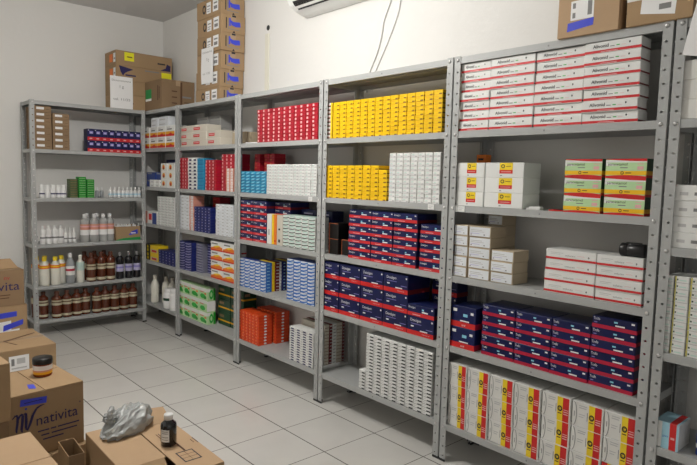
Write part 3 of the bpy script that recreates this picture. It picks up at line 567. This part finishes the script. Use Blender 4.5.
# open cardboard tray of white vials
def open_tray():
    e = empty('display_box', (-.170, BY+.012, .795), math.pi/2); tag(e, 'open brown display box of white vials with green and blue print', 'box')
    m = MB(); W2, D2, H2 = .112, .12, .128; t = .003
    m.box(0, -W2, 0, t, W2, H2, 'cardboard'); m.box(D2-t, -W2, 0, D2, W2, H2+.01, 'cardboard')
    m.box(t, -W2, 0, D2-t, -W2+t, H2, 'cardboard'); m.box(t, W2-t, 0, D2-t, W2, H2, 'cardboard'); m.box(t, -W2+t, 0, D2-t, W2-t, t, 'cardboard')
    decals(m, [('p', [(0, 0), (1, 0), (1, .22), (.3, .16), (0, .05)], 'sticker_green'), ('p', [(.5, .36), (.9, .46), (.88, .78), (.62, .62)], 'tape_blue'), (.6, .48, .8, .56, 'paper')], lambda a, b, k: (-.0005-k*.0001, W2-a, b), 2*W2, H2)
    m.build('carton_body', e)
    vm = MB(); vm.lathe([(0, 0), (.011, 0), (.011, .035), (.005, .045), (.004, .055), (0, .055)], 'white_plastic', 10); vme = vm.mesh('vial')
    k = 0
    for i in range(8):
        for j in range(4):
            v = link('vial', vme, None, (-.170-.095+i*.027+random.uniform(-.003, .003), BY+.03+j*.027, .795+.080+random.uniform(0, .018)))
            v.rotation_euler = (random.uniform(-.3, .3), random.uniform(-.3, .3), 0)
            tag(v, 'small white vial, row %s from front, %s from left, in display box' % (('one', 'two', 'three', 'four')[j], ORD[i]), 'vial', 'white vials in the display box')
    f = MB(); f.box(t, -W2+t, t, D2-t, W2-t, .079, 'cardboard'); f.build('carton_insert', e)
open_tray()
# corner unit bottles
for i, (x, y, r, h) in enumerate(((.05, 4.52, .038, .26), (.13, 4.45, .040, .25), (.15, 4.35, .045, .25), (.20, 4.24, .045, .24))):
    bottle('b', x, y, Z5, r, h, 'dusty white bottle in corner unit bottom, ' + ('leftmost', 'second', 'third', 'rightmost')[i], 'dusty white bottles', 'milky_plastic', 'cream', shape='round')
bottle('b', .055, 4.215, Z5, .055, .18, 'squat white bottle with green label, corner unit bottom', None, 'white_plastic', 'white_plastic', (.15, .7, 'paper', 'green_dark'), shape='jar')
bottle('b', .055, 4.095, Z5, .052, .19, 'squat white bottle with plain label, corner unit bottom', None, 'white_plastic', 'white_plastic', (.15, .7, 'paper'), shape='jar')
bottle('b', .17, 4.10, Z5, .045, .20, 'brown bottle behind squat white bottles', None, 'brown_glass', 'cap_brown', (.3, .6, 'label_cream'))

# ------------------------------------------------------------------ cardboard cartons
def carton(name, loc, rz, d, wd, h, label, mat_='cardboard', front=(), side=(), top=(), group=None, tape=True, cat='box', seam='y'):
    """closed shipping carton: x into the depth, y width, front face at x=0"""
    e = empty(name, loc, rz); tag(e, label, cat, group)
    m = MB(); t = .004; m.box(0, -wd/2, 0, d, wd/2, h-t, mat_, .002)
    q = .0006
    decals(m, front, lambda a, b, k: (-q-k*.0001, wd/2-a, b), wd, h); decals(m, side, lambda a, b, k: (a, -wd/2-q-k*.0001, b), d, h)
    m.build('carton_body', e)
    g = .0015
    if seam == 'y': spans = [(0, d/2-g, -wd/2, wd/2), (d/2+g, d, -wd/2, wd/2)]
    else: spans = [(0, d, -wd/2, -g), (0, d, g, wd/2)]
    for x0, x1, y0, y1 in spans:
        f = MB(); f.box(x0, y0, h-t, x1, y1, h, mat_, .001); f.build('flap', e)
    if tape:
        f = MB()
        if seam == 'y': f.box(d/2-.024, -wd/2-.0006, h, d/2+.024, wd/2+.0006, h+.0005, 'tape_clear'); f.box(d/2-.024, -wd/2-.0007, h-.05, d/2+.024, -wd/2, h, 'tape_clear')
        else: f.box(-.0006, -.024, h, d, .024, h+.0005, 'tape_clear'); f.box(-.0007, -.024, h-.05, 0, .024, h, 'tape_clear')
        f.build('packing_tape', e)
    if top:
        f = MB(); decals(f, top, lambda a, b, k: (b, wd/2-a, h+.0008+k*.0001), wd, d); f.build('top_print', e)
    return e
# stack on the fourth unit
stz = [2.0, 2.122, 2.264, 2.405, 2.547, 2.688]
for i, z in enumerate(stz):
    hh = (stz+[2.829])[i+1]-z-.0005
    yb = (3.40, 3.395, 3.39, 3.378, 3.380, 3.388)[i]
    carton('shipping_carton', (.10+(.0, .0, .006, 0, .004, .002)[i], yb+.1975, z), 0, .215, .395, hh,
        'brown blue-printed carton in tall stack under ceiling, ' + ('bottom', 'second from bottom', 'third from bottom', 'fourth from bottom', 'second from top', 'topmost')[i],
        front=[(.42, .2, .60, .82, 'paper'), (.68, .2, .90, .86, 'paper'), ('o', .32, .5, .07, .26, 'ink_black', .55), (.45, .58, .57, .64, 'ink_grey'), (.45, .42, .57, .46, 'ink_grey'), (.72, .62, .86, .7, 'ink_grey'), (.72, .32, .86, .5, 'ink_grey'), (.45, .3, .55, .34, 'ink_grey')],
        side=[(.18, .22, .22, .8, 'ink_black'), (.27, .22, .30, .8, 'ink_grey'), ('p', [(.34, .72), (.5, .62), (.78, .66), (.80, .40), (.6, .36), (.42, .42)], 'tape_blue'), (.32, .36, .38, .8, 'tape_blue'), (.26, .18, .74, .22, 'ink_grey'), ('p', [(.46, .02), (.58, .02), (.52, .14)], 'ink_black'), (.44, .88, .6, .98, 'ink_black')],
        group='brown blue-printed cartons stacked under the ceiling')
def note(name, loc, rz, wd, h, lines, label, tilt=0):
    m = MB(); n = 6
    for i in range(n):
        a, b = i/n, (i+1)/n
        x = lambda t: -.004-.006*math.sin(t*3.0)*(1-t)
        m.face([(x(a), wd/2, a*h), (x(a), -wd/2, a*h), (x(b), -wd/2, b*h), (x(b), wd/2, b*h)], 'paper')
    def P(a, b, k): t = b/h; return (x(t)-.0012, wd/2-a, b)
    for d in lines: decals(m, [d], lambda a, b, k: P(a, b, k), wd, h)
    o = m.build(name, None, loc, rz); o.rotation_euler = (tilt, 0, rz); tag(o, label, 'paper note'); return o
note('paper_note', (.094, 3.580, 2.16), 0, .20, .285, [('t', 'Ciclosporina', .1, .85, .06, 'ink_grey', .8), ('t', '5 g', .45, .62, .09, 'ink_grey'), ('t', 'val. 11/25', .15, .25, .06, 'ink_grey', .6)], 'white handwritten sheet hanging on the tall brown stack')
# flat cartons on top of the back unit
fz = [2.0, 2.13, 2.26, 2.39, 2.522]
for i in range(4):
    fr = {3: [(.145, .35, .31, .92, 'sticker_yellow'), (.19, .58, .28, .66, 'ink_brown'), ('p', [(.78, .02), (.97, .02), (.97, .42), (.90, .52), (.88, .22)], 'ink_navy'), (.73, .42, .87, .52, 'ink_black')],
          2: [('p', [(.05, .98), (.30, .80), (.2, .62), (.15, .5), (.12, .3), (.08, .55)], 'ink_navy'), (.16, .32, .34, .42, 'ink_navy'), (.50, .80, .76, .88, 'ink_grey'), (.80, .48, .985, .88, 'sticker_yellow')], 1: [(.6, .4, .8, .46, 'ink_brown')], 0: [(.1, .4, .3, .46, 'ink_brown')]}[i]
    e = carton('flat_carton', (0, BY+.02, fz[i]), math.pi/2, .27, .535, fz[i+1]-fz[i]-.0005, 'wide brown flat carton on the back unit, ' + ('bottom of four', 'second from bottom', 'just under the topmost', 'topmost, with yellow note')[i], mat_='cardboard', front=fr, group='wide flat cartons on the back unit', tape=False)
    e.location.x = .0
    m = MB()
    # side labels on the left end (towards -X): orange and white stickers
    if i > 1: decals(m, [(.42, .25, .72, .8, 'sticker_orange')], lambda a, b, k: (.27-a, .2675+.0008, b), .27, .13)
    decals(m, [(.78 if i > 1 else .55, .2, .97 if i > 1 else .85, .82, 'paper'), (.82 if i > 1 else .6, .4, .93 if i > 1 else .8, .5, 'ink_grey')], lambda a, b, k: (.27-a, .2675+.001+k*.0001, b), .27, .13)
    m.build('side_sticker', e)
note('paper_note', (-.222, BY+.016, 2.002), math.pi/2, .205, .285, [('t', 'Dexametasona', .08, .84, .06, 'ink_grey', .84), ('t', '1 g', .42, .64, .09, 'ink_grey'), ('t', 'val. 11/25', .12, .25, .075, 'ink_grey', .76)], 'white handwritten sheet leaning on the wide flat cartons')
carton('shipping_carton', (-.0, 4.425, 2.0), 0, .315, .365, .262, 'dark brown carton with green sticker above the corner', mat_='cardboard_tan',
    front=[(.05, .40, .40, .72, 'sticker_green'), (.05, .32, .40, .40, 'paper'), (.75, .3, .8, .8, 'ink_brown'), (.84, .35, .88, .75, 'ink_brown')],
    side=[(.3, .2, .46, .24, 'ink_brown'), (.3, .4, .46, .44, 'ink_brown'), (.3, .6, .46, .64, 'ink_brown'), (.56, .05, .62, .95, 'ink_brown'), (.62, .42, .9, .48, 'ink_grey'), (.68, .25, .9, .28, 'ink_brown')])
# cartons over the right units
LBL = [(.14, .30, .62, .80, 'paper'), (.18, .62, .24, .74, 'ink_grey'), (.30, .66, .44, .70, 'ink_grey'), (.50, .40, .58, .76, 'ink_grey'), (.18, .38, .24, .50, 'ink_grey')]
carton('shipping_carton', (-.012, .322, 2.0), math.radians(0), .29, .250, .21, 'brown carton with blue tape strip above the wide unit', mat_='cardboard_pale',
    front=LBL[:0]+[(.22, .30, .60, .66, 'paper'), (.25, .52, .30, .62, 'ink_grey'), (.25, .34, .30, .44, 'ink_grey'), (.50, .36, .57, .62, 'ink_grey'), ('p', [(.17, .10), (.60, .16), (.61, .30), (.18, .26)], 'tape_blue'), (.24, .80, .45, .83, 'ink_brown')], side=[(.2, .3, .8, .34, 'ink_brown')])
carton('shipping_carton', (-.010, .055, 2.0), 0, .28, .23, .2, 'reddish brown carton straddling the two rightmost units', mat_='cardboard',
    front=[('p', [(.22, .20), (.74, .10), (.78, .7), (.26, .9)], 'paper'), (.5, .22, .68, .32, 'ink_grey'), (.3, .5, .5, .54, 'ink_grey'), (0, .45, .24, .75, 'gbox_white')])
note('paper_note', (-.02, -.108, 1.855), 0, .14, .22, [(.3, .4, .6, .43, 'ink_grey'), (.3, .7, .5, .74, 'ink_grey')], 'white sheet hanging before the rightmost unit', tilt=.2)
# price pockets stuck on shelf lips
def pocket(x, y, z, rz, lab):
    m = MB(); m.box(-.0012, -.02, 0, 0, .02, .028, 'gwhite'); decals(m, [(.15, .3, .6, .4, 'ink_pale'), (.15, .6, .8, .7, 'ink_pale')], lambda a, b, k: (-.0016, .02-a, b), .04, .028)
    tag(m.build('price_pocket', None, (x, y, z), rz), lab, 'label', 'price pockets on shelf edges')
pocket(.0015, 1.095, 1.266, 0, 'small pale price pocket on the edge under white cartons beside yellow ones')
pocket(.0015, 2.08, 1.266, 0, 'small pale price pocket on the edge right of the cyan cartons')
pocket(.0015, .905, 1.266, 0, 'small pale price pocket on the edge under stickered cartons')

# ------------------------------------------------------------------ cartons on the floor, left
A6 = math.pi/2+math.radians(6)
def fcarton(name, fr_corner, rz_deg, d, wd, z, h, label, **k):
    """place by the front right top corner"""
    a = math.radians(rz_deg)+math.pi/2
    R_ = Matrix.Rotation(a, 2); off = R_ @ Vector((0, -wd/2))
    return carton(name, (fr_corner[0]-off.x, fr_corner[1]-off.y, z), a, d, wd, h, label, **k)
def stroke(pts, wds, m, asp):
    out = []
    for (a, b), (w0, w1) in zip(zip(pts, pts[1:]), zip(wds, wds[1:])):
        dx, dy = (b[0]-a[0])*asp, b[1]-a[1]; L_ = math.hypot(dx, dy); nx, ny = -dy/L_/asp, dx/L_
        out.append(('p', [(a[0]+nx*w0, a[1]+ny*w0), (a[0]-nx*w0, a[1]-ny*w0), (b[0]-nx*w1, b[1]-ny*w1), (b[0]+nx*w1, b[1]+ny*w1)], m))
    return out
AS = .32/.276
swoosh = (stroke([(.10, .66), (.14, .71), (.165, .69), (.16, .58), (.145, .48), (.15, .44)], [.006, .014, .018, .018, .016, .006], 'ink_navy', AS)
    + stroke([(.165, .62), (.20, .71), (.225, .69), (.215, .56), (.205, .47), (.215, .43)], [.006, .014, .020, .020, .018, .006], 'ink_navy', AS)
    + stroke([(.235, .70), (.262, .71), (.262, .60), (.258, .48), (.275, .44)], [.006, .016, .020, .018, .006], 'ink_navy', AS)
    + stroke([(.275, .44), (.31, .54), (.345, .66), (.39, .745), (.44, .775), (.49, .78)], [.010, .020, .018, .014, .010, .003], 'ink_navy', AS)
    + [('o', .262, .775, .013, .018, 'ink_blue', 0)])
fcarton('shipping_carton', (-1.464, 1.801), 6, .325, .32, .222, .276, 'brown nativita carton with a black jar on top', mat_='cardboard',
    front=swoosh+[('t', 'nativita', .385, .475, .165, 'ink_navy', .53), ('o', .945, .68, .010, .012, 'ink_navy', .5), (.40, .365, .54, .385, 'ink_navy'), (.56, .365, .63, .385, 'ink_navy'), (.65, .365, .93, .385, 'ink_navy'), (.44, .295, .54, .315, 'ink_navy'), (.57, .295, .90, .315, 'ink_navy'), (.46, .225, .72, .245, 'ink_navy'),
      ('p', [(.19, .83), (.51, .80), (.52, .90), (.20, .93)], 'tape_blue'), (.24, .86, .46, .872, 'ink_navy')], tape=False, seam='x',
    top=[('p', [(.36, .16), (.44, .12), (.47, .30), (.40, .34)], 'tape_blue'), (.80, .78, .97, .80, 'ink_brown'), (.80, .58, .815, .80, 'ink_brown')])
fcarton('shipping_carton', (-1.452, 1.775), 6, .36, .32, 0, .2215, 'brown carton under the nativita carton', mat_='cardboard', front=[('t', 'nativita', .36, .34, .24, 'ink_navy', .5)], tape=False, seam='x')
fcarton('shipping_carton', (-1.289, 2.846), 3, .45, .40, 0, .40, 'brown carton with barcode label behind the nativita carton', mat_='cardboard',
    front=[(.37, .69, .63, .91, 'paper'), (.40, .77, .44, .87, 'ink_grey'), (.47, .79, .58, .87, 'ink_pale'), (.40, .72, .60, .74, 'ink_pale'), ('p', [(.56, .58), (.66, .58), (.66, .66), (.56, .66)], 'tape_blue')],
    top=[('p', [(.45, .45), (.95, .70), (.95, .74), (.44, .50)], 'ink_brown'), ('p', [(.45, .45), (.47, .45), (.56, .22), (.53, .22)], 'ink_brown')], tape=True, seam='y')
fcarton('shipping_carton', (-1.266, 3.597), 3, .30, .36, 0, .50, 'brown carton with blue tape and torn labels at far left', mat_='cardboard',
    front=[('p', [(.1, .82), (.82, .85), (.82, .92), (.1, .90)], 'tape_blue'), ('p', [(.35, .56), (.72, .58), (.72, .80), (.35, .78)], 'paper'), ('p', [(.45, .50), (.86, .52), (.86, .68), (.45, .66)], 'paper'), ('p', [(.58, .66), (.92, .73), (.93, .80), (.59, .74)], 'tape_blue'), (.4, .68, .52, .72, 'ink_pale'), (.55, .56, .78, .60, 'ink_pale'), (.78, .52, .84, .56, 'violet_mark')], tape=False)
fcarton('shipping_carton', (-1.280, 3.600), 3, .19, .36, .50, .243, 'topmost brown nativita carton at the far left', mat_='cardboard_tan',
    front=[('t', 'nativita', .18, .44, .25, 'ink_navy', .74), (.4, .30, .76, .325, 'ink_brown'), (.5, .22, .74, .245, 'ink_brown'), ('t', 'nv', .66, .74, .12, 'red_box')], tape=False)
fl = MB(); fl.face([(0, 0, 0), (.30, .02, .0), (.28, .16, .05), (.02, .14, .05)], 'cardboard'); 
o = fl.build('loose_cardboard_flap', None, (-1.60, 3.64, .7445)); sm = o.modifiers.new('s', 'SOLIDIFY'); sm.thickness = .003; sm.offset = 1
tag(o, 'loose raised cardboard piece on the far left carton', 'cardboard')
fcarton('shipping_carton', (-1.783, 1.622), 4, .28, .35, .46, .225, 'brown carton cut off at left edge beside the jar, topmost of its stack', mat_='cardboard', tape=False)
fcarton('shipping_carton', (-1.790, 1.630), 4, .28, .36, .23, .2295, 'brown carton second from top of left edge stack', mat_='cardboard_tan', tape=False)
fcarton('shipping_carton', (-1.802, 1.630), 3, .30, .36, 0, .2295, 'brown carton at the bottom of left edge stack', mat_='cardboard_tan', tape=False)
fcarton('shipping_carton', (-1.797, .80), 1, .455, .40, .275, .274, 'pale brown carton top in the lower left corner', mat_='cardboard_pale', tape=False)
fcarton('shipping_carton', (-1.795, .79), 1, .465, .41, 0, .2745, 'brown carton under the pale lower left carton', mat_='cardboard', tape=False)
# open carton that carries the bag and the bottle
def open_carton():
    X0, X1, Y0, Y1, H = -1.55, -1.235, .975, 1.520, .38
    e = empty('shipping_carton', ((X0+X1)/2, (Y0+Y1)/2, 0), 0); tag(e, 'half-open carton carrying the grey bag and dark bottle', 'box')
    e.rotation_euler = (0, 0, math.radians(-1))
    hx, hy = (X1-X0)/2, (Y1-Y0)/2; t = .004; m = MB()
    m.box(-hx, -hy, 0, -hx+t, hy, H-t, 'cardboard'); m.box(hx-t, -hy, 0, hx, hy, H-t, 'cardboard')
    m.box(-hx+t, -hy, 0, hx-t, -hy+t, H-t, 'cardboard'); m.box(-hx+t, hy-t, 0, hx-t, hy, H-t, 'cardboard'); m.box(-hx+t, -hy+t, 0, hx-t, hy-t, t, 'cardboard')
    m.build('carton_body', e)
    # two long flaps, meeting in the middle, the right one printed
    f = MB(); f.box(.012, -hy, H-t, hx, hy-.09, H, 'cardboard_pale', .001)
    def P(a, b, k): return (hx-.0-a, -hy+b, H+.0006+k*.0001)
    decals(f, [(.30, .14, .72, .30, 'ink_black'), (.33, .152, .69, .288, 'cardboard_pale'), (.33, .195, .69, .2, 'ink_brown'), (.33, .24, .69, .245, 'ink_brown'), (.505, .152, .515, .288, 'ink_brown'),
        (.02, .36, .04, .46, 'ink_black'), (.10, .38, .12, .44, 'ink_brown'), (.60, .52, .62, .66, 'ink_black'), (.66, .40, .68, .66, 'ink_brown'), (.45, .30, .5, .45, 'ink_brown')], P, hx, 2*hy)
    f.build('flap', e)
    f = MB(); f.box(-hx, -hy+.16, H-t, .008, hy, H, 'cardboard_pale', .001); f.build('flap', e)
    # raised far corner flap
    f = MB(); f.face([(.012, hy-.09, H), (hx, hy-.09, H), (hx, hy-.01, H+.035), (.03, hy+.0, H+.045)], 'cardboard_pale'); o = f.build('flap', e); s_ = o.modifiers.new('s', 'SOLIDIFY'); s_.thickness = .003
    # bent front flap on the left
    f = MB(); f.face([(-hx, -hy+.16, H-.002), (0, -hy+.16, H-.002), (-.01, -hy+.06, H-.05), (-hx+.02, -hy+.07, H-.055)], 'cardboard'); o = f.build('flap', e); s_ = o.modifiers.new('s', 'SOLIDIFY'); s_.thickness = .003
open_carton()
def small_open():
    e = empty('small_open_carton', (-1.592, 1.55, 0), math.radians(-3)); tag(e, 'small open carton with violet print left of the bag carton', 'box')
    m = MB(); a, b, H, t = .030, .08, .325, .003
    m.box(-a, -b, 0, -a+t, b, H, 'cardboard'); m.box(a-t, -b, 0, a, b, H, 'cardboard'); m.box(-a+t, -b, 0, a-t, -b+t, H, 'cardboard_tan'); m.box(-a+t, b-t, 0, a-t, b, H, 'cardboard'); m.box(-a+t, -b+t, 0, a-t, b-t, t, 'cardboard')
    decals(m, [(.25, .62, .75, .80, 'violet_mark'), (.3, .68, .7, .71, 'ink_navy')], lambda x, y, k: (-a+x, -b-.0006-k*.0001, y), 2*a, H)
    m.build('carton_body', e)
small_open()
# jar on the nativita carton
e = empty('cream_jar', (-1.580, 1.985, .499)); e.scale = (.95, .95, 1.15); tag(e, 'black-lidded jar with amber label on the nativita carton', 'jar')
m = MB(); m.lathe([(0, 0), (.038, 0), (.041, .004), (.041, .048), (.036, .052), (0, .052)], 'honey', 28); m.build('body', e)
m = MB(); m.lathe([(.0414, .010), (.0414, .020)], 'amber', 28); m.lathe([(.0414, .020), (.0414, .026)], 'salmon', 28); m.lathe([(.0414, .026), (.0414, .044)], 'paper', 28); m.build('label', e)
m = MB(); m.lathe([(.043, .048), (.0435, .050), (.0435, .068), (.041, .071), (0, .0715)], 'jar_black', 28); m.build('lid', e)
# dark bottle on the open carton
e = empty('syrup_bottle', (-1.335, 1.225, .38), .35); e.scale = (1, 1, .93); tag(e, 'small dark syrup bottle with white cap on the open carton', 'bottle')
m = MB(); m.lathe([(0, 0), (.027, 0), (.030, .004), (.030, .082), (.028, .092), (.016, .103), (.0135, .106), (.0135, .112), (0, .112)], 'syrup_black', 28); m.build('body', e)
m = MB(); m.lathe([(0, .108), (.0175, .108), (.0178, .126), (.0165, .130), (0, .130)], 'white_plastic', 24); m.build('cap', e)
m = MB(); n = 8
for i in range(n):
    a0 = math.radians(165+i*8); a1 = math.radians(165+(i+1)*8); q = .0303
    m.face([(q*math.cos(a0), q*math.sin(a0), .022), (q*math.cos(a1), q*math.sin(a1), .022), (q*math.cos(a1), q*math.sin(a1), .072), (q*math.cos(a0), q*math.sin(a0), .072)], 'gwhite')
    if 0 < i < n-1:
        q = .0306
        for z0 in (.03, .04, .056, .064): m.face([(q*math.cos(a0), q*math.sin(a0), z0), (q*math.cos(a1), q*math.sin(a1), z0), (q*math.cos(a1), q*math.sin(a1), z0+.003), (q*math.cos(a0), q*math.sin(a0), z0+.003)], 'ink_grey')
m.build('label', e)
# crumpled bag
def bag():
    from mathutils import noise
    e = empty('plastic_bag', (-1.418, 1.455, .38), math.radians(28)); tag(e, 'knotted grey plastic bag crumpled on the open carton', 'bag')
    def ridge(p): return 1-abs(noise.noise(p))*2
    m = MB(); g = bmesh.ops.create_icosphere(m.bm, subdivisions=6, radius=1); k = m.mi('bag_grey')
    for v in g['verts']:
        p = v.co.copy()
        sg = lambda t, q: math.copysign(abs(t)**q, t)
        x, y, z = sg(p.x, .75), sg(p.y, .8), sg(p.z, .8)
        a = ridge(Vector((x*1.1+y*.9+4, y*1.8-x*.8, z*1.2+2))); b = ridge(Vector((x*2.6-y*1.5, y*3.2+x+3, z*2.2+7))); c = noise.noise(Vector((x*7, y*7, z*5)))
        s_ = 1+.16*(a-.6)+.07*(b-.6)+.018*c
        hz = .040+.020*x+.012*(1-x*x)          # taller to the right
        X = x*s_*.112; Y = y*s_*(.066+.012*x); Z = (max(z, -.55)+.55)*s_*hz
        v.co = Vector((X, Y-.01, max(Z, .0004) if z > -.5 else .0004+max(0, Z)*.2))
    for f in m.bm.faces: f.smooth = True; f.material_index = k
    m.build('bag_body', e)
    m = MB(); g = bmesh.ops.create_icosphere(m.bm, subdivisions=5, radius=1); k = m.mi('bag_grey')
    for v in g['verts']:
        p = v.co.copy(); s_ = 1+.30*(ridge(p*1.7+Vector((2, 2, 9)))-.6)+.12*(ridge(p*4)-.6)
        v.co = Vector((-.045+p.x*s_*.036, .020+p.y*s_*.028, .066+p.z*s_*.024))
    for f in m.bm.faces: f.smooth = True; f.material_index = k
    m.build('knot', e)
    def loop(cx, cy, cz, R1, R2, tr, tilt):
        m = MB(); k = m.mi('bag_grey'); N1, N2 = 40, 14; vs = []
        for i in range(N1):
            a = 2*math.pi*i/N1; ring = []
            for j in range(N2):
                b = 2*math.pi*j/N2; r = tr*(1+.45*noise.noise(Vector((math.cos(a)*1.6, math.sin(a)*1.6, tr*90)))+.25*noise.noise(Vector((math.cos(a)*4, math.sin(b)*2, math.sin(a)*4))))
                q = Vector(((R1+r*math.cos(b))*math.cos(a), r*.8*math.sin(b), (R2+r*math.cos(b))*math.sin(a)))
                q = Matrix.Rotation(tilt, 3, 'Z') @ q; ring.append(m.bm.verts.new((cx+q.x, cy+q.y, cz+q.z)))
            vs.append(ring)
        for i in range(N1):
            for j in range(N2):
                f = m.bm.faces.new((vs[i][j], vs[(i+1) % N1][j], vs[(i+1) % N1][(j+1) % N2], vs[i][(j+1) % N2])); f.smooth = True; f.material_index = k
        m.build('handle', e)
    loop(-.055, .015, .088, .020, .014, .011, .5)
    m = MB(); g = bmesh.ops.create_icosphere(m.bm, subdivisions=5, radius=1); k = m.mi('bag_grey')
    for v in g['verts']:
        p = v.co.copy(); s_ = 1+.25*(ridge(p*2.1+Vector((5, 1, 0)))-.6)
        v.co = Vector((.012+p.x*s_*.055, .012+p.y*s_*.020, .068+p.z*s_*.013+.10*p.x*.055))
    for f in m.bm.faces: f.smooth = True; f.material_index = k
    m.build('handle', e)
bag()

# ------------------------------------------------------------------ things on the long wall
def ac():
    e = empty('air_conditioner', (XW, 2.135, 2.535)); tag(e, 'white wall air conditioner cut off by the top of the photo', 'air conditioner')
    prof = [(0, 0), (-.06, .002), (-.12, .018), (-.165, .045), (-.195, .085), (-.205, .13), (-.205, .25), (-.18, .275), (0, .28)]
    m = MB(); hw = .415
    k = m.mi('ac_white'); L = [m.bm.verts.new((x, hw, z)) for x, z in prof]; R = [m.bm.verts.new((x, -hw, z)) for x, z in prof]
    for i in range(len(prof)):
        j = (i+1) % len(prof); f = m.bm.faces.new((L[i], L[j], R[j], R[i])); f.smooth = False
    m.bm.faces.new(L); m.bm.faces.new(R[::-1])
    bmesh.ops.recalc_face_normals(m.bm, faces=m.bm.faces)
    m.build('housing', e)
    m = MB(); 
    def strip(p, q, t0, t1, off, mt):
        (x0, z0), (x1, z1) = p, q; n = Vector((-(z1-z0), 0, (x1-x0))).normalized()
        if n.z > 0: n = -n
        a = Vector((x0+(x1-x0)*t0, 0, z0+(z1-z0)*t0))+n*off; b = Vector((x0+(x1-x0)*t1, 0, z0+(z1-z0)*t1))+n*off
        m.face([(a.x, hw-.05, a.z), (a.x, -hw+.05, a.z), (b.x, -hw+.05, b.z), (b.x, hw-.05, b.z)], mt)
    strip((-.12, .018), (-.165, .045), .1, .35, .001, 'ac_dark'); strip((-.12, .018), (-.165, .045), .75, 1.0, .001, 'ac_dark'); strip((-.165, .045), (-.195, .085), .0, .5, .001, 'ac_dark')
    m.build('air_slot', e)
    m = MB(); strip((-.06, .002), (-.12, .018), .1, .95, .004, 'ac_white'); m.build('louvre', e)
ac()
def cab(name, pts, r, label):
    m = MB(); out = []
    for i in range(len(pts)-1):
        a, b = Vector(pts[i]), Vector(pts[i+1])
        for k in range(6): out.append(a.lerp(b, k/6))
    out.append(Vector(pts[-1]))
    for _ in range(6):
        out = [out[0]]+[(out[i-1]+out[i]*2+out[i+1])/4 for i in range(1, len(out)-1)]+[out[-1]]
    m.tube(out, r, 'cable_white', 8); tag(m.build(name), label, 'cable')
cx = XW-.006
cab('cable', [(cx, 1.70, 2.60), (cx, 1.733, 2.492), (cx, 1.80, 2.37), (cx, 1.80, 2.316), (cx, 1.84, 2.19), (cx, 1.915, 2.08), (cx, 1.93, 1.96)], .0045, 'left white cable hanging down the wall beside the air conditioner')
cab('cable', [(cx, 1.63, 2.60), (cx, 1.658, 2.477), (cx, 1.665, 2.42), (cx, 1.70, 2.34), (cx, 1.78, 2.20), (cx, 1.86, 2.08), (cx, 1.88, 1.96)], .0030, 'thinner right white cable hanging down the wall')
m = MB(); m.box(XW-.010, 3.035, 1.75, XW, 3.085, 2.51, 'strip_cream', .002); tag(m.build('cable_trunking'), 'narrow cream vertical trunking strip on the wall below a hole', 'trunking')
m = MB(); m.lathe([(0, 0), (.020, 0), (.020, .003), (.014, .006), (0, .006)], 'hole_dark', 14); o = m.build('wall_grommet', None, (XW, 3.055, 2.555)); o.rotation_euler = (0, math.radians(-90), 0)
tag(o, 'small black round cap on the wall above the cream strip', 'wall fitting')
# ------------------------------------------------------------------ ceiling lamp (above the frame)
e = empty('pendant_lamp', (-1.25, 1.95, ZC)); tag(e, 'white pendant bulb holder hanging from the ceiling', 'lamp')
m = MB(); m.lathe([(0, 0), (.045, 0), (.045, -.02), (.03, -.03), (0, -.03)], 'white_plastic', 20); m.build('ceiling_rose', e)
m = MB(); m.tube([(0, 0, -.03), (0, 0, -.16)], .004, 'cable_white'); m.build('cord', e)
m = MB(); m.lathe([(0, -.16), (.018, -.16), (.02, -.20), (.022, -.235), (0, -.235)], 'white_plastic', 18); m.build('socket', e)
print('objects', len(bpy.data.objects))
